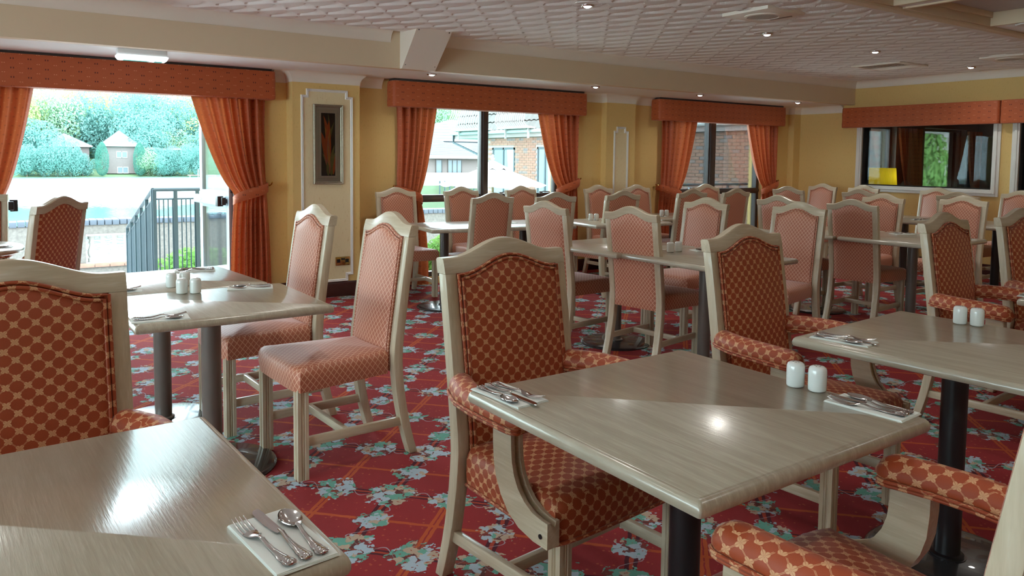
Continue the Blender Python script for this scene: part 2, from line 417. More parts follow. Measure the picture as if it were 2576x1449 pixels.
run(c, [(3.04, YF), (XR, YF), (XR, YB)], cove, ZC)
run(c, [(XL, YF), (2.86, YF)], cove, ZC)
struct('trim_coving', c, M['paint_pale'])
skp = [(-.004, 0), (.022, 0), (.022, .112), (.019, .118), (.019, .122), (.012, .136), (.006, .143), (-.004, .143)]
k = MB()
run(k, [(1.82, YW), (2.22, YW), (2.22, 7.116), (2.885, 7.116), (2.885, YW), (3.54, YW)], skp)
run(k, [(5.53, YW), (6.12, YW), (6.12, 7.20), (6.59, 7.20), (6.59, YW), (7.29, YW)], skp)
run(k, [(9.21, YW), (9.75, YW), (9.75, 7.20), (XR, 7.20), (XR, YB)], skp)
struct('baseboard_back', k, M['skirt'])

# ---- stepped panel mouldings on the pier and the pilaster
def panel(idx, x0, x1, z0, z1, st, y):
    outl = [(x0, z0), (x0, z1), (x0+st, z1), (x0+st, z1+st*1.15), (x1-st, z1+st*1.15), (x1-st, z1), (x1, z1), (x1, z0), (x1-st, z0), (x1-st, z0-st*1.15), (x0+st, z0-st*1.15), (x0+st, z0)]
    w = .026; mb = MB(); n = len(outl)
    def off(d):
        r = []
        for i in range(n):
            a, b, c_ = outl[i-1], outl[i], outl[(i+1) % n]; ns = []
            for p, q in ((a, b), (b, c_)):
                dx, dz = q[0]-p[0], q[1]-p[1]; L = math.hypot(dx, dz); ns.append((dz/L, -dx/L))
            s = (ns[0][0]+ns[1][0], ns[0][1]+ns[1][1]); k_ = 2/(s[0]**2+s[1]**2); r.append((b[0]+s[0]*k_*d, b[1]+s[1]*k_*d))
        return r
    prof = [(0, 0), (0, .010), (.006, .016), (.012, .010), (.018, .014), (w, .006), (w, 0)]
    rings = []
    for d, h in prof: rings.append([(p[0], y-h, p[1]) for p in off(d)])
    rings = [[rings[j][i] for j in range(len(prof))] for i in range(n)]; rings.append(rings[0])
    mb.loft(rings, True, False)
    o = struct('trim_%d' % idx, mb, M['white_gloss'])
    ins = off(w*.8); f = MB().add([(p[0], y-.002, p[1]) for p in ins], [tuple(range(n))])
    ch = f.obj('wallpaper_panel', M['paper_pale'], o, smooth=0)
panel(1, 2.297, 2.812, .205, 1.945, .052, 7.116)
panel(2, 6.235, 6.475, .235, 1.72, .045, 7.20)

# ---- windows
def bars(mb, x0, x1, z0, z1, w, y0, y1):
    mb.box(x0, x0+w, y0, y1, z0, z1).box(x1-w, x1, y0, y1, z0, z1).box(x0+w, x1-w, y0, y1, z0, z0+w).box(x0+w, x1-w, y0, y1, z1-w, z1)
def window(n, x0, x1, mull, tr, stay=()):
    r = link('window_%d' % n, None); r.location = (x0, 7.40, .07); r['kind'] = 'structure'
    z0, z1 = .0, 2.01; X = x1-x0
    mb = MB(); bars(mb, 0, X, z0, z1, .055, -.03, .05); mb.obj('frame', M['bronze'], r, bevel=.004)
    ms = [(a-x0, b-x0) for a, b in mull]
    for a, b in ms:
        q = MB().box(a, b, -.03, .05, z0+.05, z1-.05).box(a+.02, b-.045, -.045, -.028, z0+.05, z1-.05); q.obj('mullion', M['bronze'], r, bevel=.003)
    t0, t1 = tr[0]-.07, tr[1]-.07
    edges = [0]+[e for ab in ms for e in ab]+[X]
    for i in range(0, len(edges), 2):
        a, b = edges[i], edges[i+1]
        MB().box(a+.01, b-.01, -.035, .05, t0, t1).box(a+.01, b-.01, -.05, -.033, t0+.022, t1-.02).obj('transom', M['bronze'], r, bevel=.003)
        for lo, hi in ((z0+.05, t0), (t1, z1-.05)):
            MB().box(a, b, .004, .010, lo-.01, hi+.01).obj('pane', M['glass'], r, smooth=0)
    for sx in stay:
        s = MB().tube([(sx-x0, -.05, t1+.005), (sx-x0+.03, -.075, t1+.02), (sx-x0+.12, -.08, t1+.012)], .007, 6).box(sx-x0-.012, sx-x0+.03, -.058, -.03, t1-.01, t1+.02)
        s.obj('handle', M['alu'], r)
    return r
window(2, 3.55, 5.52, [(4.432, 4.527)], (.885, .962), (4.68, 5.24))
window(3, 7.30, 9.20, [(8.12, 8.262)], (.895, .972), (7.75,))
window(6, -4.3, -1.0, [(-2.7, -2.6)], (.88, .96))  # unseen window, added to bring light in from the left
r = link('window_7', None); r.location = (XL-.1, -1, .4); r.rotation_euler = (0, 0, pi/2); r['kind'] = 'structure'  # unseen side-wall window, added so light reaches the left-facing surfaces
q = MB(); bars(q, 0, 6, 0, 1.7, .06, -.04, .04); q.obj('frame', M['bronze'], r, bevel=.004)
for i in range(3): MB().box(2*i, 2*i+2, -.004, .004, 0, 1.7).obj('pane', M['glass'], r, smooth=0)
for i in (1, 2): MB().box(2*i-.04, 2*i+.04, -.04, .04, .05, 1.65).obj('mullion', M['bronze'], r, bevel=.003)

# ---- garden doors standing open
r = link('window_1', None); r.location = (0, 7.42, 0); r['kind'] = 'structure'
MB().box(-.10, -.05, -.04, .05, 0, 2.08).box(1.745, 1.80, -.04, .05, 0, 2.08).box(-.05, 1.745, -.04, .05, 2.03, 2.08).obj('frame', M['bronze'], r, bevel=.003)
MB().box(-.05, 1.745, -.05, .08, -.01, .018).obj('threshold', M['alu'], r, bevel=.003)
def text_mesh(body, size, depth=.001):
    cu = bpy.data.curves.new('lettering', 'FONT'); cu.body = body; cu.size = size; cu.extrude = depth; cu.align_x = 'CENTER'; cu.align_y = 'CENTER'; cu.resolution_u = 2
    o = bpy.data.objects.new('tmp', cu); COL.objects.link(o); dg = bpy.context.evaluated_depsgraph_get()
    me = bpy.data.meshes.new_from_object(o.evaluated_get(dg)); bpy.data.objects.remove(o); bpy.data.curves.remove(cu); return me
def door(n, hinge, ang, side):
    d = link('door_%d' % n, None); d.location = (hinge, 7.44, .012); d.rotation_euler = (0, 0, ang); d['kind'] = 'structure'
    w = .81; s = side; mb = MB()
    mb.box(0, .075, -.024, .024, 0, 2.0).box(w-.075, w, -.024, .024, 0, 2.0).box(.075, w-.075, -.024, .024, 0, .13).box(.075, w-.075, -.024, .024, 1.92, 2.0).box(.075, w-.075, -.024, .024, .84, 1.01)
    mb.obj('frame', M['alu'], d, bevel=.004)
    for lo, hi in ((.13, .84), (1.01, 1.92)): MB().box(.06, w-.06, -.004, .004, lo-.01, hi+.01).obj('pane', M['glass'], d, smooth=0)
    y = s*.075
    b = MB().box(.13, w-.02, y-.022, y+.022, .88, .962).obj('push_bar', M['alu'], d, bevel=.012)
    e = MB().box(.075, .135, y-.028, y+.028, .872, .97).box(.04, .078, y-s*.02-.02, y-s*.02+.02, .885, .957).box(.05, .12, min(0, y), max(0, y), .90, .945); e.obj('end_cap', M['plastic_k'], b, bevel=.006)
    tm = text_mesh('PUSH', .062); tm.materials.append(M['plastic_w']); to = link('lettering', tm, b)
    to.rotation_euler = (pi/2, 0, 0 if s < 0 else pi); to.location = (.60, y+s*.0235, .921)
    for z in (.25, 1.0, 1.75): MB().lathe([(.011, 0), (.011, .1)], 10, (0, 0, z)).obj('hinge', M['black'], d)
    return d
door(1, 1.735, radians(97), 1)
door(2, -.055, radians(91), -1)

# ---- internal windows to the next room
def inner_window(n, y0, y1):
    r = link('window_%d' % n, None); r.location = (XR, 0, 0); r['kind'] = 'structure'
    z0, z1 = 1.05, 1.88
    for nm, w0, w1, dx in (('frame_bead', 0, .022, .030), ('frame_step', .022, .050, .038), ('frame_back', .050, .084, .022)):
        mb = MB()
        for a, b, c_, d in ((y0-w1, y0-w0, z0-w1, z1+w1), (y1+w0, y1+w1, z0-w1, z1+w1)): mb.box(-dx, .0, a, b, c_, d)
        mb.box(-dx, .0, y0-w0, y1+w0, z0-w1, z0-w0).box(-dx, .0, y0-w0, y1+w0, z1+w0, z1+w1)
        mb.obj(nm, M['white_gloss'], r, bevel=.004)
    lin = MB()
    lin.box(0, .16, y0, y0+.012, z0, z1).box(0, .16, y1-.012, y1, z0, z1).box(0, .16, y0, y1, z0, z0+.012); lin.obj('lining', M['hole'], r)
    MB().box(.06, .066, y0, y1, z0, z1).obj('pane', M['glass'], r, smooth=0)
inner_window(4, 4.50, 6.19); inner_window(5, 2.30, 4.21)

# ---- boxed-in duct under the beam
mb = MB()
mb.loft([[(2.95, YF, ZS-.004), (2.95, YF, ZC), (2.93, 5.93, ZC), (2.955, YF-.03, ZS-.004)], [(3.29, YF, ZS-.004), (3.29, YF, ZC), (3.275, 5.93, ZC), (3.29, YF-.03, ZS-.004)]], True, True)
bx = mb.obj('boxed_duct', M['paint_pale'], smooth=0, weld=True); tag(bx, 'pale boxed-in duct with screwed sloping cover under the ceiling beam', 'duct cover')
for u in (.06, .94):
    for w in (.09, .91):
        px = 2.955+.335*u-.02*w; py = (YF-.03)*(1-w)+5.93*w; pz = ZS*(1-w)+ZC*w
        MB().lathe([(.006, -.004), (.006, .001), (.003, .002)], 8, (0, 0, 0)).obj('screw', M['black'], bx)
        s = bx.children[-1]; s.location = (px, py-.001, pz-.001); s.rotation_euler = (radians(140), 0, 0)
# ================================================================== PELMETS AND CURTAINS
def pelmet(label, x0, x1, y0, y1, z0, z1, along='x'):
    t = thing('pelmet', label, 'pelmet', ((x0+x1)/2, (y0+y1)/2, z0))
    sx, sy, h = (x1-x0)/2, (y1-y0)/2, z1-z0
    def ring(z, g, r):
        pts = []
        for cx, cy, a0 in ((1, 1, 0), (-1, 1, 90), (-1, -1, 180), (1, -1, 270)):
            for i in range(5):
                a = radians(a0+i*22.5); pts.append((cx*(sx+g-r)+r*cos(a), cy*(sy+g-r)+r*sin(a), z))
        return pts
    R = min(.035, sy*.45)
    rings = [ring(.0, -.010, R), ring(.003, -.003, R), ring(.014, 0, R)]+[ring(.014+(h-.028)*i/6, .0015*sin(i*1.9), R) for i in range(1, 7)]+[ring(h-.003, -.003, R), ring(h, -.010, R)]
    MB().loft(rings, True, True).obj('valance', M['pelmet'], t, smooth=50)
    if along == 'x': MB().box(-sx+.03, sx-.03, -sy+.035, sy-.005, h, h+.022).obj('track_board', M['bronze'], t, bevel=.003)
    return t
pelmet('long orange pelmet above the open garden doors', -.62, 2.072, 7.115, 7.295, 1.885, 2.143)
pelmet('orange pelmet over the middle window with parasol outside', 3.245, 5.755, 7.115, 7.295, 1.882, 2.141)
pelmet('orange pelmet over the brick-view window nearest the corner', 6.93, 9.455, 7.115, 7.295, 1.875, 2.143)
pelmet('orange pelmet over the internal window with yellow lampshade behind', 9.775, 9.898, 4.405, 6.455, 1.842, 2.117, 'y')
pelmet('orange pelmet at the right edge over the second internal window', 9.775, 9.898, 2.10, 4.395, 1.842, 2.117, 'y')

def curtain(label, xo, xt, xi, xbi, xbo, zt=1.02, y=7.235, nf=7, seed=0, z0=.02, z1=1.90, yhook=7.295):
    rr = random.Random(seed); s = 1 if xo > xi else -1         # s: outer side direction
    t = thing('curtain', label, 'curtain', (xo, y, 0))
    ph = [rr.uniform(-.5, .5) for _ in range(40)]
    nu, nv = nf*10, 44
    zs = [z0+(z1-z0)*j/nv for j in range(nv+1)]
    def edge(z):
        if z >= zt:
            k = (z-zt)/(z1-zt); return xo-.012*sin(k*3)*s, xi+(xt-xi)*k**.66
        k = (zt-z)/(zt-z0); k2 = 1-(1-k)**2.2
        return xo+(xbo-xo)*k2, xi+(xbi-xi)*k2
    def fn(u, v):
        z = zs[min(nv, int(round(v*nv)))]; a, b = edge(z)
        uu = u+.018*sin(9*u+ph[1]*6)+.012*sin(21*u+ph[2]*9)
        x = a+(b-a)*u
        tight = math.exp(-((z-zt)/.16)**2)
        A = .034*(1-.45*tight)*(1+.35*sin(5*u+ph[3]*8+z*.8))
        if z < zt: A *= .85
        f = sin(2*pi*nf*uu+ph[4]*3+.5*sin(z*2+ph[5]*5)*(z < zt))
        f = math.copysign(abs(f)**.75, f)
        bulge = -.030*tight*sin(pi*min(1, max(0, u)))
        return (x-xo, f*A+bulge+.008*sin(17*u+z*3), z)
    mb = MB().grid(fn, nu, nv)
    me = mb.mesh('cloth', M['curtain'], smooth=180, uv=False)
    ul = me.uv_layers.new(name='UVMap'); wfull = abs(xt-xo)*2.1
    for l in me.loops:
        i = l.vertex_index; ul.data[l.index].uv = ((i % (nu+1))/nu*wfull, zs[i//(nu+1)])
    link('cloth', me, t)
    # tie-back band wrapped round the gathered cloth
    wo, wi = xo+.01*s, xi-.016*s
    def band(u, v):
        a = pi*u; x = (wo+wi)/2+(wo-wi)/2*cos(a)
        yy = -.085*sin(a)**.6-.012
        if u < .12: yy = yy*(u/.12)+.05*(1-u/.12)
        zc = zt+.055-.135*(u**1.15); hh = .036+.012*sin(a)
        return (x-xo, yy-.010*sin(pi*v), zc+hh*(2*v-1))
    mt = MB().grid(band, 24, 6); o_ = len(mt.v)
    mt.grid(lambda u, v: (band(u, v)[0], band(u, v)[1]+.012, band(u, v)[2]), 24, 6)
    mt.obj('tieback', M['pelmet'], t, smooth=60)
    hk = MB().tube([(0, .06, .06), (0, .03, .055), (.012*s, .0, .07), (.012*s, -.02, .09), (.004*s, -.03, .08)], .006, 7).lathe([(.016, 0), (.018, .006), (.006, .010)], 10, (0, .05, .055))
    h = hk.obj('hook', M['brass'], t); h.location = (.035*s, 0, zt)
    return t
curtain('left orange curtain of the garden doors, cut by the photo edge', -.42, .178, -.07, -.12, -.45, seed=3, nf=6, zt=.99)
curtain('right orange curtain of the garden doors, tied back beside the pier', 2.008, 1.345, 1.715, 1.665, 2.05, seed=1, nf=7, zt=1.03)
curtain('left orange curtain of the middle window, tied back', 3.34, 3.795, 3.60, 3.70, 3.36, seed=5, nf=6, zt=.985)
curtain('right orange curtain of the middle window, tied back', 5.70, 5.09, 5.40, 5.33, 5.73, seed=6, nf=6, zt=1.05)
curtain('left orange curtain of the brick-view window', 7.06, 7.70, 7.42, 7.36, 7.03, seed=8, nf=6, zt=.96)
curtain('right orange curtain of the brick-view window, nearest the corner', 9.40, 8.72, 9.10, 9.06, 9.42, seed=9, nf=6, zt=1.0)

# ================================================================== CHAIRS
def arch(t, h):           # ogee crest, t = |x|/W
    t = abs(t)
    if t >= .80: return 0.0
    return h*(.5+.5*cos(pi*t/.80))**.92
def lean(z, zs, yseat, ytop):
    k = max(0, (z-zs)/(1-zs)); return yseat+(ytop-yseat)*k**1.15
def make_chair(kind):
    arm = kind == 'armchair'
    if arm: W, ZSH, CR, SEAT, SB, fw, ytop, yseat, fab = .265, 1.05, .052, .455, .325, .275, -.30, -.215, M['flower']
    else:   W, ZSH, CR, SEAT, SB, fw, ytop, yseat, fab = .215, 1.015, .048, .470, .365, .225, -.28, -.20, M['diamond']
    root = thing(kind, '', 'chair')
    def yl(z):                       # front face line of the posts
        if z > .45: return yseat+(ytop-yseat)*((z-.45)/(ZSH-.45))**1.1
        k = (.45-z)/.45; return yseat-.075*k**1.9
    pd, pw = .044, .046
    wx = lambda z: W if z > .5 else W+(.010*((.5-z)/.5))
    for s in (-1, 1):
        rings = []
        for i in range(17):
            z = (ZSH-.05)*i/16; y = yl(z); x = s*wx(z); t = pd*(1-.12*abs(z-.45)/.55); xi_ = x-s*pw
            rings.append([(x, y, z), (xi_, y, z), (xi_, y-t, z), (x, y-t, z)] if s < 0 else [(xi_, y, z), (x, y, z), (x, y-t, z), (xi_, y-t, z)])
        MB().loft(rings).obj('rear_post', M['oak_v'], root, bevel=.004)
    # crest rail
    nu = 36; fr = .040
    zo = lambda x: ZSH+arch(x/W, CR); zi = lambda x: min(ZSH-.050+arch(x/(W-.02), CR*.98), zo(x)-.030)
    rings = []
    for i in range(nu+1):
        x = -W+2*W*i/nu; a, b = zi(x), zo(x)
        if abs(x) > W-pw: a = ZSH-.050
        ya, yb = yl(a), yl(b); yf = ya*.5+yb*.5
        rings.append([(x, ya-pd, a), (x, ya, a), (x, yb-.004, b-.006), (x, yb-.010, b), (x, yb-pd+.006, b), (x, yb-pd, b-.006)])
    MB().loft(rings).obj('crest_rail', M['oak_h'], root, smooth=40, weld=True)
    # upholstered back panel
    xi = W-pw+.003; zb = SB+.005; nx, nz = 20, 16
    def pan(front):
        def fn(u, v):
            x = -xi+2*xi*u; top = zi(x)+.006; z = zb+(top-zb)*v
            e = min(u, 1-u)*2*xi; e2 = min(v, 1-v)*(top-zb); m = min(1, min(e, e2)/.035); m = sqrt(max(0, 1-(1-m)**2))
            c_ = sin(pi*u)*sin(pi*min(1, max(0, v)))**.5
            y = yl(z)
            return (x, y+(-.004+.016*m+.016*c_) if front else y-pd+.006-.010*m-.004*c_, z)
        return fn
    p = MB().grid(pan(True), nx, nz); o2 = len(p.v); p.grid(pan(False), nx, nz); st = nx+1
    p.f = [f if f[0] < o2 else f[::-1] for f in p.f]
    loop = list(range(nx+1))+[j*st+nx for j in range(1, nz+1)]+[nz*st+i for i in range(nx-1, -1, -1)]+[j*st for j in range(nz-1, 0, -1)]
    for i in range(len(loop)): a, b = loop[i], loop[(i+1) % len(loop)]; p.f.append((b, a, a+o2, b+o2))
    p.obj('backrest', fab, root, smooth=60)
    # double piping cord round the front of the panel
    pc = MB()
    for ins in (.004, .016):
        pts = []; xe = xi-ins
        for j in range(9): z = zb+.06+(zi(xe)-ins-zb-.06)*j/8; pts.append((-xe, yl(z)+.006+ins*.25, z))
        for i in range(1, 24): x = -xe+2*xe*i/24; z = zi(x)-ins; pts.append((x, yl(z)+.006+ins*.25, z))
        for j in range(8, -1, -1): z = zb+.06+(zi(xe)-ins-zb-.06)*j/8; pts.append((xe, yl(z)+.006+ins*.25, z))
        pc.tube(pts, .0052, 6)
    pc.obj('piping', fab, root, smooth=80)
    # seat cushion
    yb_, yf_ = yseat+.012, (.265 if arm else .248); xr, xf = W-pw-.0+ (.02 if arm else .012), fw+.008
    n = 14
    def seat(u, v):                    # u,v in -1..1 -> closed rounded block rings
        return None
    rings = []
    prof = [(0, 1.0, -.016), (.012, 1.0, 0), (.35, 1.0, .004), (.70, 1.0, .003), (.86, 1.0, -.004), (.955, 1.0, -.016), (1.0, 1.0, -.036)]
    hz = SEAT-SB
    def outline(g):
        pts = []; r = .045
        for i in range(13): x = -1+2*i/12; w = xf+g; pts.append((x*w*(1 if abs(x) < 1 else 1), yf_+g-(.018*abs(x)**6)))
        for i in range(1, 9): k = i/8; pts.append((xf+(xr-xf)*k+g, yf_-.018+(yb_-yf_+.018)*k))
        for i in range(1, 12): x = 1-2*i/12; pts.append((x*(xr+g), yb_))
        for i in range(0, 8): k = 1-i/8; pts.append((-(xf+(xr-xf)*k+g), yf_-.018+(yb_-yf_+.018)*k))
        return pts
    for k, _, g in prof: rings.append([(x, y, SB+hz*k) for x, y in outline(g)])
    sm = MB().loft(rings, True, False)
    # domed top made of shrinking rings
    base = outline(-.036); last = len(sm.v)-len(base); m = len(base)
    cx, cy = 0, (yf_+yb_)/2; prev = last
    for q in (.85, .65, .42, .2):
        o3 = len(sm.v); dome = (.026 if arm else .018)*(1-q*q)
        sm.v += [(cx+(x-cx)*q, cy+(y-cy)*q, SEAT+dome) for x, y in base]
        for i in range(m): sm.f.append((prev+i, prev+(i+1) % m, o3+(i+1) % m, o3+i))
        prev = o3
    sm.f.append(tuple(prev+i for i in range(m))); sm.f.append(tuple(reversed(range(m))))
    so = sm.obj('seat', fab, root, smooth=55, weld=True)
    wl = MB(); pts = [(x, y, SB+.006) for x, y in outline(.003)][:21]+[(x, y, SB+.006) for x, y in outline(.003)][33:]
    if arm: wl.tube([(x, y, SB+.010) for x, y in outline(.004)], .006, 6, closed=True); wl.obj('welt', fab, so, smooth=80)
    # front legs, fluted
    lw = .046; lx, ly = fw-lw/2-.004, yf_-lw/2-.010
    for s in (-1, 1):
        sec = []
        h = lw/2
        side = [(-h, -h), (h, -h), (h, h), (-h, h)]
        for i in range(4):
            (ax, ay), (bx_, by_) = side[i], side[(i+1) % 4]; nx_, ny_ = (by_-ay)/lw, -(bx_-ax)/lw
            for f_, d in ((0, 0), (.30, 0), (.36, -.0035), (.47, -.0035), (.50, -.0005), (.53, -.0035), (.64, -.0035), (.70, 0)): sec.append((ax+(bx_-ax)*f_+nx_*d, ay+(by_-ay)*f_+ny_*d))
        MB().loft([[(s*lx+x, ly+y, z) for x, y in sec] for z in (0, .06, .2, SB+.01)]).obj('front_leg', M['oak_v'], root, smooth=30)
    # H stretcher
    zz = .150
    for s in (-1, 1):
        y1_ = yl(zz)-.002; xs_, xe_ = s*(fw-.030), s*(wx(zz)-.023)
        rings = [[(x-.011, y, zz-.019), (x+.011, y, zz-.019), (x+.011, y, zz+.019), (x-.011, y, zz+.019)] for x, y in ((xe_, y1_-.01), (xs_, ly))]
        MB().loft(rings).obj('side_stretcher', M['oak_d'], root, bevel=.003)
    MB().box(-(fw-.036), fw-.036, .0, .024, zz-.016, zz+.018).obj('cross_stretcher', M['oak_h'], root, bevel=.003)
    if arm:
        for s in (-1, 1):
            path = [(.232, -.250), (.258, -.205), (.287, -.14), (.300, -.06), (.302, .02), (.298, .09), (.290, .145)]
            rings = []; N = 14
            P = []
            for i in range(25):
                f_ = i/24*(len(path)-1); k = min(len(path)-2, int(f_)); w_ = f_-k; P.append((path[k][0]*(1-w_)+path[k+1][0]*w_, path[k][1]*(1-w_)+path[k+1][1]*w_))
            for i, (px, py) in enumerate(P):
                k = i/24; e = 1.0
                if k > .86: e = sqrt(max(.02, 1-((k-.86)/.14)**2))
                if k < .05: e = .86+.14*k/.05
                zc = .645-.012*k+.006*sin(k*pi); a_, b_ = .042*(1+.12*k)*e, .042*e
                a0 = P[max(0, i-1)]; a1 = P[min(24, i+1)]; tx, ty = a1[0]-a0[0], a1[1]-a0[1]; L = math.hypot(tx, ty); nx_, ny_ = ty/L, -tx/L
                ring = []
                for j in range(N):
                    th = 2*pi*j/N; uu, vv = cos(th), sin(th)
                    vv = vv if vv > 0 else vv*.55
                    ring.append((s*(px+nx_*uu*a_), py+ny_*uu*a_, zc+vv*b_*1.08))
                rings.append(ring if s > 0 else ring[::-1])
            ao = MB().loft(rings).obj('armrest', fab, root, smooth=70)
            cord = MB()
            for dz, ex in ((-.010, 1.045), (-.019, 1.0)):
                pts = []
                for side in (1, -1):
                    seq = range(1, 24) if side == 1 else range(23, 0, -1)
                    for i in seq:
                        px, py = P[i]; k = i/24; e = sqrt(max(.05, 1-((k-.86)/.14)**2)) if k > .86 else 1
                        a0 = P[i-1]; a1 = P[min(24, i+1)]; tx, ty = a1[0]-a0[0], a1[1]-a0[1]; L = math.hypot(tx, ty); nx_, ny_ = ty/L, -tx/L
                        pts.append((s*(px+nx_*side*.042*(1+.12*k)*e*ex), py+ny_*side*.042*e*ex, .645-.012*k+.006*sin(k*pi)+dz))
                cord.tube(pts, .0048, 6, closed=True)
            cord.obj('piping', fab, ao, smooth=80)
            # C-shaped support from armrest down to the seat rail
            cp = [(.108, .625), (.110, .575), (.114, .530), (.124, .495), (.142, .462), (.168, .436), (.200, .418), (.235, .410), (.262, .408)]
            ce = [(.030, .625), (.030, .570), (.034, .515), (.045, .470), (.066, .425), (.098, .385), (.145, .355), (.205, .340), (.262, .337)]
            xa, xb = fw+.006, fw+.050
            rings = []
            for (y1_, z1_), (y2_, z2_) in zip(cp, ce):
                my, mz = y1_*.8+y2_*.2, z1_*.8+z2_*.2
                rings.append([(s*xa, y1_, z1_), (s*(xa+.012), y1_, z1_), (s*(xa+.016), my, mz), (s*(xb-.016), my, mz), (s*(xb-.012), y1_, z1_), (s*xb, y1_, z1_), (s*xb, y2_, z2_), (s*xa, y2_, z2_)])
            sp = MB().loft(rings).obj('arm_support', M['oak_d'], root, smooth=30, weld=True)
            MB().lathe([(.007, 0), (.007, .002), (.004, .0025)], 10).obj('screw', M['black'], sp)
            sc = sp.children[-1]; sc.location = (s*(xb+.0002), .235, .365); sc.rotation_euler = (0, s*pi/2, 0)
    return root
DINE = make_chair('dining_chair'); ARM = make_chair('armchair')
used = set()
def chair(proto, x, y, rz, label, group=None, scale=None):
    if proto.name not in used:
        used.add(proto.name); proto.location = (x, y, 0); proto.rotation_euler = (0, 0, radians(rz)); proto['label'] = label
        if group: proto['group'] = group
        if scale: proto.scale = (scale,)*3
        return proto
    return dup(proto, (x, y, 0), radians(rz), label, group, scale or 1.0)
GD, GA = 'diamond-pattern dining chairs', 'flower-pattern armchairs'
for x, y, rz, sc, lb in [
    (1.208, 3.345, 94.5, 1.045, 'dining chair with pink-lit diamond fabric, nearest of the two beside the sunlit table'),
    (1.075, 4.03, 94.5, 1.045, 'dining chair in front of the framed flower picture, beside the sunlit table'),
    (3.269, 6.835, 178, None, 'orange-lit dining chair left of the middle window, backed against its left curtain'),
    (4.045, 6.79, 185, None, 'orange-lit dining chair backed against the middle window, left of the mullion'),
    (3.605, 6.08, -1, None, 'dining chair with its back to the room, in front of the middle window mullion'),
    (4.822, 6.80, 186, None, 'orange-lit dining chair backed against the middle window, right of the mullion'),
    (4.264, 5.99, -5, None, 'dark-backed dining chair tucked in under the right curtain of the middle window'),
    (3.574, 4.574, -80, None, 'pale-framed dining chair with salmon back, second of the pair in front of the middle window'),
    (5.899, 6.763, 182, None, 'pale-framed dining chair against the wall beside the pilaster, left of it'),
    (5.094, 6.02, -1, None, 'dark-backed dining chair before the narrow pilaster panel'),
    (6.481, 6.73, 181, None, 'orange dining chair against the wall just right of the pilaster'),
    (3.743, 3.842, -79, None, 'salmon-backed dining chair turned from the camera, behind the large armchair table'),
    (6.128, 6.08, 0, None, 'dark dining chair below the left curtain of the brick-view window'),
    (4.536, 4.364, 96, None, 'dining chair facing the camera across the four-shaker table, its far seat'),
    (6.779, 6.04, 1, None, 'slim-looking dark dining chair in front of the brick-view window, nearer of two in line'),
    (7.575, 6.62, 176, None, 'pale dining chair close against the brick-view window, farther of two in line'),
    (6.12, 4.463, -84, None, 'pink-backed dining chair half hidden behind the orange one at the four-shaker table'),
    (4.727, 3.601, 97, None, 'orange-front dining chair at the right end of the four-shaker table'),
    (8.323, 5.986, -88, None, 'dark orange dining chair below the corner curtain'),
    (9.25, 6.54, 91, None, 'palest pink dining chair against the end wall nearest the corner'),
    (9.26, 5.93, 91, None, 'pale pink dining chair against the end wall under the lampshade'),
    (8.42, 5.08, -92, None, 'brown-topped dining chair in front of the left end of the internal window'),
    (6.97, 4.299, 90, None, 'pale-framed dining chair facing the camera, left of the cutlery on the far table'),
    (6.156, 3.763, -84, None, 'tall red-backed dining chair turned away, seat pushed right, centre right of the room'),
    (9.36, 5.02, 88, None, 'pale pink dining chair against the end wall under the internal window middle'),
    (8.75, 4.184, -87, None, 'brown-topped dining chair peeping over the pale framed one under the internal window'),
    (7.28, 3.677, 91, None, 'pale-framed dining chair facing the camera at the right end of the far table'),
    (9.42, 4.12, 85, None, 'pale pink dining chair at the right photo edge against the end wall')]:
    chair(DINE, x, y, rz, lb, GD, sc)
for x, y, rz, sc, lb in [
    (1.451, 1.873, 187, None, 'large red armchair in the middle, seat under the big front table'),
    (.020, 1.985, 185, None, 'red armchair at the left photo edge, behind the bare front-left table'),
    (2.656, 1.854, 186, None, 'red armchair behind the right-hand table, its left arm beside the shakers'),
    (4.309, 1.86, 184, None, 'narrow-looking red armchair at the far right table, its left arm in full view'),
    (5.138, 1.844, 176, None, 'red armchair cut by the right photo edge, farthest of the right armchairs'),
    (1.450, .835, 2, None, 'nearest orange armchair seen from behind its arms at the lower right'),
    (-.335, 6.76, 170, None, 'orange armchair at the far left, behind the round table'),
    (.0, 5.80, 55, None, 'red armchair turned away beside the round table, against the open doors')]:
    o = chair(ARM, x, y, rz, lb, GA, sc)
    if y < 1: o.scale = (1.0, 1.17, 1.0)
